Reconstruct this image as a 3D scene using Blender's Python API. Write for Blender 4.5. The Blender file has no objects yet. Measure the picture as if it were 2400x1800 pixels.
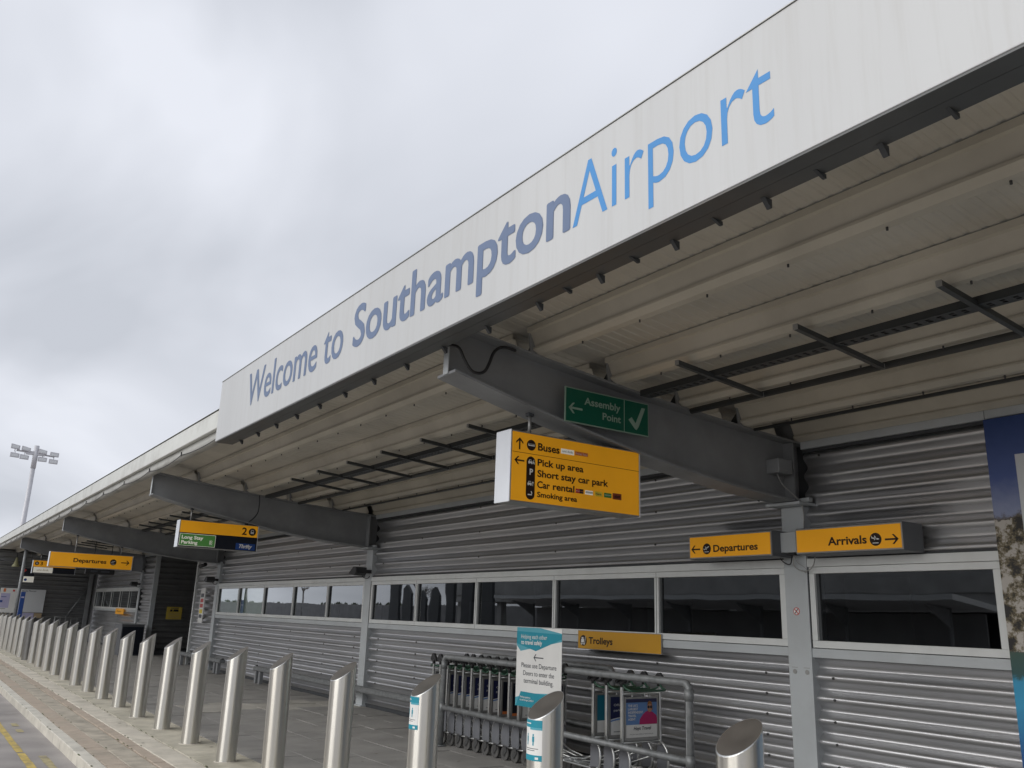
import bpy, math, random
from mathutils import Vector, Matrix
random.seed(7)
sc = bpy.context.scene
COL = sc.collection
R = math.radians
# ------------------------------------------------------------------ camera
cam = bpy.data.cameras.new('camera'); camo = bpy.data.objects.new('camera', cam); COL.objects.link(camo)
YAW, PIT, ROL, FPX = R(55.6705), R(15.2996), R(1.9428), 2000.69
fw = Vector((-math.sin(YAW)*math.cos(PIT), math.cos(YAW)*math.cos(PIT), math.sin(PIT)))
rt = Vector((math.cos(YAW), math.sin(YAW), 0)); up = rt.cross(fw)
rt2 = rt*math.cos(ROL)+up*math.sin(ROL); up2 = -rt*math.sin(ROL)+up*math.cos(ROL)
m = Matrix((rt2, up2, -fw)).transposed().to_4x4(); m.translation = (0, 0, 1.6)
camo.matrix_world = m
cam.sensor_width = 36; cam.lens = 36*FPX/2400; cam.clip_start = .05; cam.clip_end = 3000
sc.camera = camo
# ------------------------------------------------------------------ sky, sun, exposure
SUN_AZ, SUN_EL = R(263), R(22)      # direction the light comes from, measured from +X
wd = bpy.data.worlds.new('World'); sc.world = wd; wd.use_nodes = True
nt = wd.node_tree; nt.nodes.clear()
def nn(t, **k):
    n = nt.nodes.new(t)
    for a, b in k.items(): setattr(n, a, b)
    return n
L = nt.links.new
out = nn('ShaderNodeOutputWorld'); bg = nn('ShaderNodeBackground'); L(bg.outputs[0], out.inputs[0]); bg.inputs[1].default_value = .1
sky = nn('ShaderNodeTexSky', sky_type='NISHITA', sun_disc=False)
sky.sun_elevation = SUN_EL; sky.sun_rotation = R(90)-SUN_AZ
tc = nn('ShaderNodeTexCoord'); sep = nn('ShaderNodeSeparateXYZ'); L(tc.outputs['Generated'], sep.inputs[0])
mx = nn('ShaderNodeMath', operation='MAXIMUM'); L(sep.outputs[2], mx.inputs[0]); mx.inputs[1].default_value = .0
ad = nn('ShaderNodeMath', operation='ADD'); L(mx.outputs[0], ad.inputs[0]); ad.inputs[1].default_value = .22
dx = nn('ShaderNodeMath', operation='DIVIDE'); L(sep.outputs[0], dx.inputs[0]); L(ad.outputs[0], dx.inputs[1])
dy = nn('ShaderNodeMath', operation='DIVIDE'); L(sep.outputs[1], dy.inputs[0]); L(ad.outputs[0], dy.inputs[1])
cb = nn('ShaderNodeCombineXYZ'); L(dx.outputs[0], cb.inputs[0]); L(dy.outputs[0], cb.inputs[1])
mp = nn('ShaderNodeMapping'); L(cb.outputs[0], mp.inputs[0]); mp.inputs['Rotation'].default_value = (0, 0, R(35)); mp.inputs['Scale'].default_value = (.55, 1.0, 1); mp.inputs['Location'].default_value = (3.1, 1.7, 0)
n1 = nn('ShaderNodeTexNoise'); L(mp.outputs[0], n1.inputs['Vector']); n1.inputs['Scale'].default_value = 1.9; n1.inputs['Detail'].default_value = 4; n1.inputs['Roughness'].default_value = .45; n1.inputs['Distortion'].default_value = .5
cr = nn('ShaderNodeValToRGB'); L(n1.outputs[0], cr.inputs[0])
cr.color_ramp.elements[0].position = .34; cr.color_ramp.elements[0].color = (.338, .354, .39, 1)
cr.color_ramp.elements[1].position = .66; cr.color_ramp.elements[1].color = (.475, .49, .532, 1)
sc10 = nn('ShaderNodeVectorMath', operation='SCALE'); L(cr.outputs[0], sc10.inputs[0]); sc10.inputs[3].default_value = 10.0
mixs = nn('ShaderNodeMixRGB'); mixs.inputs[0].default_value = .985; L(sky.outputs[0], mixs.inputs[1]); L(sc10.outputs[0], mixs.inputs[2])
L(mixs.outputs[0], bg.inputs[0])
sun = bpy.data.lights.new('sun', 'SUN'); suno = bpy.data.objects.new('sun', sun); COL.objects.link(suno)
sun.energy = 1.5; sun.angle = R(75); sun.color = (1, .97, .92)
sd = Vector((math.cos(SUN_AZ)*math.cos(SUN_EL), math.sin(SUN_AZ)*math.cos(SUN_EL), math.sin(SUN_EL)))
suno.rotation_euler = sd.to_track_quat('Z', 'Y').to_euler(); suno.location = (0, -20, 40)
vs = sc.view_settings; vs.view_transform = 'Standard'; vs.look = 'None'; vs.exposure = .8; vs.gamma = 1; vs.use_curve_mapping = False
sc.render.engine = 'CYCLES'; sc.cycles.use_denoising = True; sc.cycles.max_bounces = 7; sc.cycles.diffuse_bounces = 4; sc.cycles.glossy_bounces = 4; sc.cycles.transparent_max_bounces = 6; sc.cycles.caustics_reflective = False; sc.cycles.caustics_refractive = False; sc.cycles.blur_glossy = .5
# ------------------------------------------------------------------ materials
MATS = {}
def mat(name, col, rough=.6, metal=0., var=.12, vscale=6., bump=0., bscale=60., stretch=(1, 1, 1), spec=.5, dirt=None, dscale=2., damt=.5, emit=0., coord='Object', aniso=0., rnd=False):
    if name in MATS: return MATS[name]
    ma = bpy.data.materials.new(name); ma.use_nodes = True; t = ma.node_tree; b = t.nodes['Principled BSDF']; ln = t.links.new
    b.inputs['Roughness'].default_value = rough; b.inputs['Metallic'].default_value = metal; b.inputs['Specular IOR Level'].default_value = spec
    c = t.nodes.new('ShaderNodeTexCoord'); mpp = t.nodes.new('ShaderNodeMapping'); mpp.inputs['Scale'].default_value = stretch
    if rnd:
        oi = t.nodes.new('ShaderNodeObjectInfo'); cx = t.nodes.new('ShaderNodeCombineXYZ'); mu_ = t.nodes.new('ShaderNodeMath'); mu_.operation = 'MULTIPLY'; mu_.inputs[1].default_value = 40; ln(oi.outputs['Random'], mu_.inputs[0])
        for i_ in range(3): ln(mu_.outputs[0], cx.inputs[i_])
        ln(cx.outputs[0], mpp.inputs['Location'])
    if coord == 'Position':
        g = t.nodes.new('ShaderNodeNewGeometry'); ln(g.outputs['Position'], mpp.inputs[0])
    else: ln(c.outputs[coord], mpp.inputs[0])
    n = t.nodes.new('ShaderNodeTexNoise'); n.inputs['Scale'].default_value = vscale; n.inputs['Detail'].default_value = 6; ln(mpp.outputs[0], n.inputs['Vector'])
    r = t.nodes.new('ShaderNodeValToRGB'); ln(n.outputs[0], r.inputs[0])
    r.color_ramp.elements[0].position = .3; r.color_ramp.elements[1].position = .7
    r.color_ramp.elements[0].color = (*[max(0, x*(1-var)) for x in col], 1); r.color_ramp.elements[1].color = (*[min(1, x*(1+var)) for x in col], 1)
    cs = r.outputs[0]
    if dirt:
        n2 = t.nodes.new('ShaderNodeTexNoise'); n2.inputs['Scale'].default_value = dscale; n2.inputs['Detail'].default_value = 8; n2.inputs['Roughness'].default_value = .65; ln(mpp.outputs[0], n2.inputs['Vector'])
        r2 = t.nodes.new('ShaderNodeValToRGB'); ln(n2.outputs[0], r2.inputs[0]); r2.color_ramp.elements[0].position = .48; r2.color_ramp.elements[1].position = .72
        r2.color_ramp.elements[0].color = (0, 0, 0, 1); r2.color_ramp.elements[1].color = (damt, damt, damt, 1)
        mxx = t.nodes.new('ShaderNodeMixRGB'); ln(r2.outputs[0], mxx.inputs[0]); ln(cs, mxx.inputs[1]); mxx.inputs[2].default_value = (*dirt, 1); cs = mxx.outputs[0]
    ln(cs, b.inputs['Base Color'])
    if emit:
        ln(cs, b.inputs['Emission Color']); b.inputs['Emission Strength'].default_value = emit
    if rough > .12 and metal > .2:
        mr = t.nodes.new('ShaderNodeMapRange'); ln(n.outputs[0], mr.inputs[0]); mr.inputs[3].default_value = rough*.8; mr.inputs[4].default_value = rough*1.2; ln(mr.outputs[0], b.inputs['Roughness'])
    if bump:
        nb = t.nodes.new('ShaderNodeTexNoise'); nb.inputs['Scale'].default_value = bscale; nb.inputs['Detail'].default_value = 4; ln(mpp.outputs[0], nb.inputs['Vector'])
        bp = t.nodes.new('ShaderNodeBump'); bp.inputs['Strength'].default_value = bump; bp.inputs['Distance'].default_value = .01; ln(nb.outputs[0], bp.inputs['Height']); ln(bp.outputs[0], b.inputs['Normal'])
    MATS[name] = ma; return ma
def flat(name, col, rough=.45, emit=0., spec=.4):
    return mat(name, col, rough, 0, .05, 3, emit=emit, spec=spec)
P_ = 'Position'
M = dict(
 asphalt=mat('asphalt', (.335, .31, .295), .85, 0, .22, 1.2, .6, 160, coord=P_, dirt=(.42, .395, .36), dscale=1.1, damt=.6),
 yellowline=mat('yellow_line', (.56, .42, .12), .75, 0, .2, 9, .4, 120, coord=P_, dirt=(.17, .16, .15), dscale=7, damt=.75),
 wornline=mat('worn_yellow_line', (.42, .36, .2), .8, 0, .3, 9, .4, 120, coord=P_, dirt=(.16, .15, .145), dscale=6, damt=1.),
 kerb=mat('kerb_concrete', (.67, .635, .555), .8, 0, .12, 3.5, .5, 90, coord=P_, dirt=(.34, .325, .28), dscale=3.2, damt=.5),
 redbrick=mat('pink_brick', (.49, .41, .33), .85, 0, .12, 5, .5, 90, coord=P_, dirt=(.36, .33, .27), dscale=1.5, damt=.6),
 drain=mat('drain_slab', (.49, .44, .36), .85, 0, .18, 5, .5, 100, coord=P_, dirt=(.16, .15, .12), dscale=2.6, damt=.6),
 edgeslab=mat('pale_slab', (.66, .61, .515), .82, 0, .13, 3, .45, 110, coord=P_, dirt=(.27, .26, .2), dscale=2.2, damt=.5),
 bolstrip=mat('mossy_concrete', (.57, .53, .43), .85, 0, .18, 2.5, .5, 100, coord=P_, dirt=(.2, .195, .14), dscale=1.6, damt=.6),
 paving=mat('grey_paving', (.30, .29, .275), .7, 0, .15, 2.2, .35, 120, coord=P_, dirt=(.2, .195, .185), dscale=1.8, damt=.5),
 palepave=mat('pale_paving', (.42, .4, .36), .75, 0, .15, 2.2, .35, 120, coord=P_, dirt=(.2, .19, .17), dscale=1.8, damt=.5),
 joint=mat('joint_sand', (.22, .2, .17), .95, 0, .3, 8, coord=P_),
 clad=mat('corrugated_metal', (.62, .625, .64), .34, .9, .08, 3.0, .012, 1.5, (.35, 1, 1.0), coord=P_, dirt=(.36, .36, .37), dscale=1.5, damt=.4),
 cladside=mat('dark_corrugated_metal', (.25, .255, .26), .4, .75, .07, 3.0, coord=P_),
 frame=mat('window_frame_paint', (.72, .74, .73), .42, .1, .05, 2, coord=P_, dirt=(.45, .45, .43), dscale=3, damt=.25),
 column=mat('column_paint', (.50, .53, .545), .45, .05, .05, 2, .03, 60, coord=P_, dirt=(.38, .39, .38), dscale=3, damt=.3),
 steel=mat('grey_steel_paint', (.275, .285, .295), .5, .05, .10, 3, .03, 40, coord=P_, dirt=(.15, .15, .15), dscale=2, damt=.4),
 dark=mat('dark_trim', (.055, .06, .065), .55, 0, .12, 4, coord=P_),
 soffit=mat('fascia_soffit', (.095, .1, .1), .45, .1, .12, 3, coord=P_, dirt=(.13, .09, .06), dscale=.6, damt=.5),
 cream=mat('cream_liner', (.60, .565, .48), .5, .05, .08, 1.5, .02, 40, coord=P_, dirt=(.36, .33, .27), dscale=1.3, damt=.35),
 creamd=mat('cream_deck', (.60, .57, .50), .55, .05, .08, 1.5, coord=P_, dirt=(.36, .34, .29), dscale=1.6, damt=.4),
 white=mat('white_fascia', (.52, .53, .535), .4, 0, .05, 1.2, coord=P_, stretch=(1, 1, .05), dirt=(.43, .425, .41), dscale=16, damt=.4),
 gutter=mat('gutter_white', (.64, .65, .62), .5, 0, .06, 2, coord=P_, dirt=(.34, .33, .29), dscale=1.8, damt=.5),
 gutterd=mat('gutter_underside', (.5, .5, .47), .55, 0, .1, 3, coord=P_, stretch=(.3, 1, 1), dirt=(.15, .14, .12), dscale=3, damt=.85),
 strut=mat('dark_strut', (.075, .08, .08), .5, .4, .1, 5, coord=P_),
 galv=mat('galvanised_tube', (.225, .235, .24), .52, .4, .22, 18, .15, 90, coord='Object', dirt=(.25, .25, .25), dscale=9, damt=.5),
 chrome=mat('trolley_steel', (.62, .63, .62), .3, .9, .1, 9),
 black=mat('black_plastic', (.02, .02, .022), .5, 0, .2, 8),
 rubber=mat('grey_rubber', (.09, .088, .085), .8, 0, .2, 12),
 castor=mat('castor_fork', (.10, .10, .10), .5, .5, .15, 12),
 plate=mat('grey_plastic_plate', (.145, .15, .165), .45, 0, .12, 6),
 green=mat('green_plastic', (.03, .09, .055), .4, 0, .15, 8),
 stain=mat('brushed_stainless', (.74, .725, .675), .31, 1., .04, 2.0, 0, 14, (22, 22, .6), dirt=(.58, .545, .47), dscale=.35, damt=.6, rnd=True),
 staincap=mat('stainless_cap', (.20, .185, .165), .45, .8, .12, 6, .05, 60),
 staindull=mat('dull_stainless', (.42, .415, .40), .42, 1., .1, 3, .06, 14, (18, 18, .6), dirt=(.3, .29, .27), dscale=.4, damt=.7),
 yellow=mat('yellow_sign_unlit', (.58, .30, .022), .4, 0, .03, 2),
 yellowlit=mat('yellow_sign_backlit', (.70, .31, .010), .35, 0, .10, 1.3, emit=.15),
 letter=flat('dark_lettering', (.02, .009, .006)),
 ink=flat('grey_lettering', (.07, .075, .09)),
 navy=flat('navy_print', (.008, .011, .02), .35),
 whiteprint=flat('white_print', (.78, .78, .76)), whitelit=mat('white_backlit', (.72, .70, .62), .4, 0, .03, 2, emit=.15),
 signcase=flat('sign_case_white', (.70, .73, .78), .35), casegrey=flat('sign_case_grey', (.12, .125, .135), .45), edge=mat('sign_edge_alu', (.34, .34, .33), .4, .6, .1, 5),
 greenlit=mat('green_backlit', (.05, .16, .035), .4, 0, .05, 2, emit=.2), greensign=flat('assembly_green', (.004, .11, .065), .35),
 greentext=flat('pale_green_print', (.30, .42, .34)),
 teal=flat('teal_print', (.02, .27, .36)), teald=flat('dark_teal_print', (.015, .17, .25)), teall=flat('light_teal_print', (.10, .38, .47)),
 slate=flat('slate_blue_letter', (.125, .175, .29)), azure=flat('azure_letter', (.05, .25, .58)),
 red=flat('red_print', (.55, .05, .04)), orange=flat('orange_print', (.7, .2, .06)), yprint=flat('yellow_print', (.8, .62, .05)), gprint=flat('green_print', (.05, .25, .06)), bprint=flat('brown_print', (.25, .05, .02)),
 blue=flat('blue_print', (.02, .07, .28)), skyprint=flat('sky_print', (.13, .25, .5)), adnavy=flat('advert_navy', (.018, .022, .075)), pink=flat('pink_print', (.42, .02, .12)), skin=flat('skin_print', (.5, .25, .15)), hair=flat('hair_print', (.3, .13, .04)),
 boardwhite=mat('board_white', (.62, .64, .66), .35, 0, .05, 1.5), wood=flat('beige_print', (.42, .32, .2)), lilac=flat('lilac_print', (.5, .48, .68)),
 noticeyellow=mat('notice_yellow', (.62, .46, .07), .5, 0, .08, 3), cablegrey=flat('grey_cable', (.32, .32, .31)),
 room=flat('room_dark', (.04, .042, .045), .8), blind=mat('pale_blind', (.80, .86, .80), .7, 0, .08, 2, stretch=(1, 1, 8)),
 mast=mat('mast_paint', (.50, .50, .53), .5, .2, .05, 3), lampglass=flat('lamp_glass', (.60, .62, .64), .2), lampshade=flat('lamp_shade', (.5, .5, .3)),
 concrete=mat('car_park_concrete', (.42, .42, .41), .8, 0, .15, 1, coord=P_), shadowy=mat('car_park_deck', (.24, .24, .245), .8, 0, .15, 1, coord=P_), shelter=mat('shelter_roof', (.55, .57, .58), .4, 0, .05, 1, coord=P_),
 hedge=mat('hedge_leaf', (.045, .06, .03), .8, 0, .4, 1.3, coord=P_), bark=mat('bark', (.09, .075, .06), .9, 0, .2, 6), carblue=flat('car_paint_grey', (.18, .19, .21), .3), tarp=flat('box_brown', (.12, .1, .08)),
 moss=mat('moss', (.10, .11, .05), .95, 0, .4, 30),
 screw=flat('screw_head', (.06, .06, .06)),
)
# glass: dark tinted pane that mirrors more at glancing angles
g = bpy.data.materials.new('tinted_glass'); g.use_nodes = True; t = g.node_tree; t.nodes.clear()
go = t.nodes.new('ShaderNodeOutputMaterial'); gm = t.nodes.new('ShaderNodeMixShader'); gt = t.nodes.new('ShaderNodeBsdfTransparent'); gg = t.nodes.new('ShaderNodeBsdfGlossy'); gf = t.nodes.new('ShaderNodeFresnel'); gmm = t.nodes.new('ShaderNodeMath')
gt.inputs[0].default_value = (.22, .25, .25, 1); gg.inputs['Roughness'].default_value = .012; gg.inputs[0].default_value = (.92, .95, .97, 1); gf.inputs[0].default_value = 1.5
gmm.operation = 'MULTIPLY'; gmm.inputs[1].default_value = 3.0; gmm.use_clamp = True
gn = t.nodes.new('ShaderNodeTexNoise'); gn.inputs['Scale'].default_value = .9; gb = t.nodes.new('ShaderNodeBump'); gb.inputs['Strength'].default_value = .03; gb.inputs['Distance'].default_value = .05
gp = t.nodes.new('ShaderNodeNewGeometry'); t.links.new(gp.outputs['Position'], gn.inputs['Vector']); t.links.new(gn.outputs[0], gb.inputs['Height']); t.links.new(gb.outputs[0], gg.inputs['Normal'])
t.links.new(gf.outputs[0], gmm.inputs[0]); t.links.new(gmm.outputs[0], gm.inputs[0]); t.links.new(gt.outputs[0], gm.inputs[1]); t.links.new(gg.outputs[0], gm.inputs[2]); t.links.new(gm.outputs[0], go.inputs[0])
M['glass'] = g
sm_ = M['stain'].node_tree; sb_ = sm_.nodes['Principled BSDF']; tg_ = sm_.nodes.new('ShaderNodeTangent'); tg_.direction_type = 'RADIAL'; tg_.axis = 'Z'
sm_.links.new(tg_.outputs[0], sb_.inputs['Tangent']); sb_.inputs['Anisotropic'].default_value = .9; sb_.inputs['Anisotropic Rotation'].default_value = .25
g2 = g.copy(); g2.name = 'clear_glass'; M['clearglass'] = g2
for q in g2.node_tree.nodes:
    if q.type == 'BSDF_TRANSPARENT': q.inputs[0].default_value = (.8, .88, .83, 1)
# poster: a printed landscape (sky, rocks, turquoise water), bands by height
pm = bpy.data.materials.new('landscape_print'); pm.use_nodes = True; t = pm.node_tree; b = t.nodes['Principled BSDF']; b.inputs['Roughness'].default_value = .4
ge = t.nodes.new('ShaderNodeNewGeometry'); se = t.nodes.new('ShaderNodeSeparateXYZ'); t.links.new(ge.outputs['Position'], se.inputs[0])
na = t.nodes.new('ShaderNodeTexNoise'); na.inputs['Scale'].default_value = 9; na.inputs['Detail'].default_value = 9; na.inputs['Roughness'].default_value = .75; t.links.new(ge.outputs['Position'], na.inputs['Vector'])
ma_ = t.nodes.new('ShaderNodeMath'); ma_.operation = 'MULTIPLY_ADD'; t.links.new(na.outputs[0], ma_.inputs[0]); ma_.inputs[1].default_value = .22; t.links.new(se.outputs[2], ma_.inputs[2])
mr = t.nodes.new('ShaderNodeMapRange'); t.links.new(ma_.outputs[0], mr.inputs[0]); mr.inputs[1].default_value = 0.11; mr.inputs[2].default_value = 3.41
rp = t.nodes.new('ShaderNodeValToRGB'); t.links.new(mr.outputs[0], rp.inputs[0]); e = rp.color_ramp.elements
e[0].position = 0; e[0].color = (.01, .05, .16, 1); e[1].position = 1; e[1].color = (.022, .05, .17, 1)
for pos, c in [(.22, (.02, .1, .3, 1)), (.33, (.04, .32, .55, 1)), (.385, (.04, .3, .5, 1)), (.395, (.03, .09, .09, 1)), (.44, (.05, .1, .08, 1)), (.45, (.1, .085, .075, 1)), (.755, (.1, .08, .055, 1)), (.765, (.26, .3, .45, 1)), (.85, (.07, .11, .3, 1))]:
    q = e.new(pos); q.color = c
nr = t.nodes.new('ShaderNodeTexNoise'); nr.inputs['Scale'].default_value = 7; nr.inputs['Detail'].default_value = 10; nr.inputs['Roughness'].default_value = .7; t.links.new(ge.outputs['Position'], nr.inputs['Vector'])
rr = t.nodes.new('ShaderNodeValToRGB'); t.links.new(nr.outputs[0], rr.inputs[0]); e2 = rr.color_ramp.elements; e2[0].position = .44; e2[0].color = (.02, .018, .018, 1); e2[1].position = .56; e2[1].color = (.5, .47, .43, 1); q = e2.new(.5); q.color = (.16, .13, .07, 1)
gtn = t.nodes.new('ShaderNodeMath'); gtn.operation = 'GREATER_THAN'; t.links.new(mr.outputs[0], gtn.inputs[0]); gtn.inputs[1].default_value = .447
ltn = t.nodes.new('ShaderNodeMath'); ltn.operation = 'LESS_THAN'; t.links.new(mr.outputs[0], ltn.inputs[0]); ltn.inputs[1].default_value = .752
mu = t.nodes.new('ShaderNodeMath'); mu.operation = 'MULTIPLY'; t.links.new(gtn.outputs[0], mu.inputs[0]); t.links.new(ltn.outputs[0], mu.inputs[1])
mxp = t.nodes.new('ShaderNodeMixRGB'); t.links.new(mu.outputs[0], mxp.inputs[0]); t.links.new(rp.outputs[0], mxp.inputs[1]); t.links.new(rr.outputs[0], mxp.inputs[2]); t.links.new(mxp.outputs[0], b.inputs['Base Color'])
M['landscape'] = pm
# ------------------------------------------------------------------ mesh helpers
WL = {}            # world location of every object (no rotation while building)
class MB:
    def __init__(s): s.v = []; s.f = []; s.smooth = []
    def add(s, vs, fs, sm=False):
        o = len(s.v); s.v += [Vector(p) for p in vs]; s.f += [tuple(i+o for i in f) for f in fs]; s.smooth += [sm]*len(fs); return s
    def box(s, x0, x1, y0, y1, z0, z1):
        return s.add([(x, y, z) for x in (x0, x1) for y in (y0, y1) for z in (z0, z1)], [(0, 1, 3, 2), (4, 6, 7, 5), (0, 4, 5, 1), (2, 3, 7, 6), (0, 2, 6, 4), (1, 5, 7, 3)])
    def slab(s, x0, x1, y0, y1, z0, z1, b=.006):
        # box with a chamfered top edge
        vs = [(x0, y0, z0), (x1, y0, z0), (x1, y1, z0), (x0, y1, z0), (x0, y0, z1-b), (x1, y0, z1-b), (x1, y1, z1-b), (x0, y1, z1-b), (x0+b, y0+b, z1), (x1-b, y0+b, z1), (x1-b, y1-b, z1), (x0+b, y1-b, z1)]
        fs = [(0, 1, 5, 4), (1, 2, 6, 5), (2, 3, 7, 6), (3, 0, 4, 7), (4, 5, 9, 8), (5, 6, 10, 9), (6, 7, 11, 10), (7, 4, 8, 11), (8, 9, 10, 11)]
        return s.add(vs, fs)
    def prism(s, pts, d0, d1, fn):
        # pts: 2D outline, fn(a,b,d)->3D ; closed solid
        n = len(pts); vs = [fn(a, b, d0) for a, b in pts]+[fn(a, b, d1) for a, b in pts]
        return s.add(vs, [tuple(range(n))[::-1], tuple(range(n, 2*n))]+[(i, (i+1) % n, n+(i+1) % n, n+i) for i in range(n)])
    def sheet(s, prof, x0, x1, nx=1, sm=True, ax='x'):
        # open profile [(y,z)] swept along X (or (x,z) along Y)
        k = len(prof); vs = []
        for i in range(nx+1):
            x = x0+(x1-x0)*i/nx
            vs += [((x, a, b) if ax == 'x' else (a, x, b)) for a, b in prof]
        return s.add(vs, [(i*k+j, i*k+j+1, (i+1)*k+j+1, (i+1)*k+j) for i in range(nx) for j in range(k-1)], sm)
    def tube(s, path, r, seg=10, caps=True):
        P = [Vector(p) for p in path]; vs = []; prev = None
        for i, p in enumerate(P):
            d = ((P[min(i+1, len(P)-1)]-p).normalized()+(p-P[max(i-1, 0)]).normalized()).normalized()
            if prev is None: a = d.orthogonal().normalized()
            else: a = (prev-d*prev.dot(d)); a = a.normalized() if a.length > 1e-6 else d.orthogonal().normalized()
            prev = a; bb = d.cross(a)
            rr = r[i] if isinstance(r, (list, tuple)) else r
            vs += [p+(a*math.cos(2*math.pi*j/seg)+bb*math.sin(2*math.pi*j/seg))*rr for j in range(seg)]
        fs = [(i*seg+j, i*seg+(j+1) % seg, (i+1)*seg+(j+1) % seg, (i+1)*seg+j) for i in range(len(P)-1) for j in range(seg)]
        s.add(vs, fs, True)
        if caps:
            n0 = len(s.v)-len(vs); s.f += [tuple(n0+j for j in range(seg))[::-1], tuple(n0+(len(P)-1)*seg+j for j in range(seg))]; s.smooth += [False, False]
        return s
    def disc(s, c, n, r, depth, seg=20):
        n = Vector(n).normalized(); c = Vector(c); return s.tube([c-n*depth/2, c+n*depth/2], r, seg)
    def mesh(s, name):
        me = bpy.data.meshes.new(name); me.from_pydata([tuple(v) for v in s.v], [], s.f)
        me.polygons.foreach_set('use_smooth', s.smooth); me.update(); return me
    def build(s, name, m, parent=None, origin=None, bevel=0):
        off = WL[parent.name] if parent is not None else (Vector(origin) if origin else Vector((0, 0, 0)))
        s.v = [v-off for v in s.v]
        o = bpy.data.objects.new(name, s.mesh(name)); COL.objects.link(o)
        o.data.materials.append(M[m] if isinstance(m, str) else m)
        if parent is not None: o.parent = parent
        else: o.location = off
        WL[o.name] = off
        if bevel:
            bm = o.modifiers.new('bevel', 'BEVEL'); bm.width = bevel; bm.segments = 2; bm.limit_method = 'ANGLE'
        return o
def thing(name, label, cat, loc=(0, 0, 0), group=None):
    o = bpy.data.objects.new(name, None); COL.objects.link(o); o.location = loc; o.empty_display_size = .1
    o['label'] = label; o['category'] = cat
    if group: o['group'] = group
    WL[o.name] = Vector(loc); return o
def tag(o, label, cat, group=None):
    o['label'] = label; o['category'] = cat
    if group: o['group'] = group
    return o
def struct(o): o['kind'] = 'structure'; return o
def stuff(o): o['kind'] = 'stuff'; return o
KIDS = {}
def copy_tree(o, parent=None):
    c = o.copy(); COL.objects.link(c)
    if parent is not None: c.parent = parent
    for ch in list(o.children): copy_tree(ch, c)
    return c
def box(name, m, parent, *a, bevel=0): return MB().box(*a).build(name, m, parent, bevel=bevel)
def tube(name, m, parent, path, r, seg=10): return MB().tube(path, r, seg).build(name, m, parent)
def curve(p0, p1, sag, n=10):
    p0, p1 = Vector(p0), Vector(p1)
    return [p0.lerp(p1, i/n)-Vector((0, 0, sag*4*(i/n)*(1-i/n))) for i in range(n+1)]
def smooth_path(pts, n=6):
    P = [Vector(p) for p in pts]; o = []
    for i in range(len(P)-1):
        p0, p1, p2, p3 = P[max(i-1, 0)], P[i], P[i+1], P[min(i+2, len(P)-1)]
        for k in range(n):
            u = k/n; o.append(.5*((2*p1)+(-p0+p2)*u+(2*p0-5*p1+4*p2-p3)*u*u+(-p0+3*p1-3*p2+p3)*u**3))
    o.append(P[-1]); return o
# text: the built-in font turned into thin mesh lettering
_tc = {}
def text_mesh(s, bold=0., shear=0., space=1.):
    k = (s, bold, shear, space)
    if k not in _tc:
        cu = bpy.data.curves.new('t', 'FONT'); cu.body = s; cu.size = 1; cu.offset = bold; cu.shear = shear; cu.space_character = space; cu.resolution_u = 4
        ob = bpy.data.objects.new('t', cu); COL.objects.link(ob)
        dg = bpy.context.evaluated_depsgraph_get(); me = bpy.data.meshes.new_from_object(ob.evaluated_get(dg))
        vs = [v.co.copy() for v in me.vertices]; fs = [tuple(p.vertices) for p in me.polygons]
        bpy.data.objects.remove(ob); bpy.data.curves.remove(cu); bpy.data.meshes.remove(me)
        _tc[k] = (vs, fs)
    return _tc[k]
CAPH = None
def cap_h():
    global CAPH
    if CAPH is None:
        vs, _ = text_mesh('H'); CAPH = max(v.y for v in vs)-min(v.y for v in vs)
    return CAPH
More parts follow.
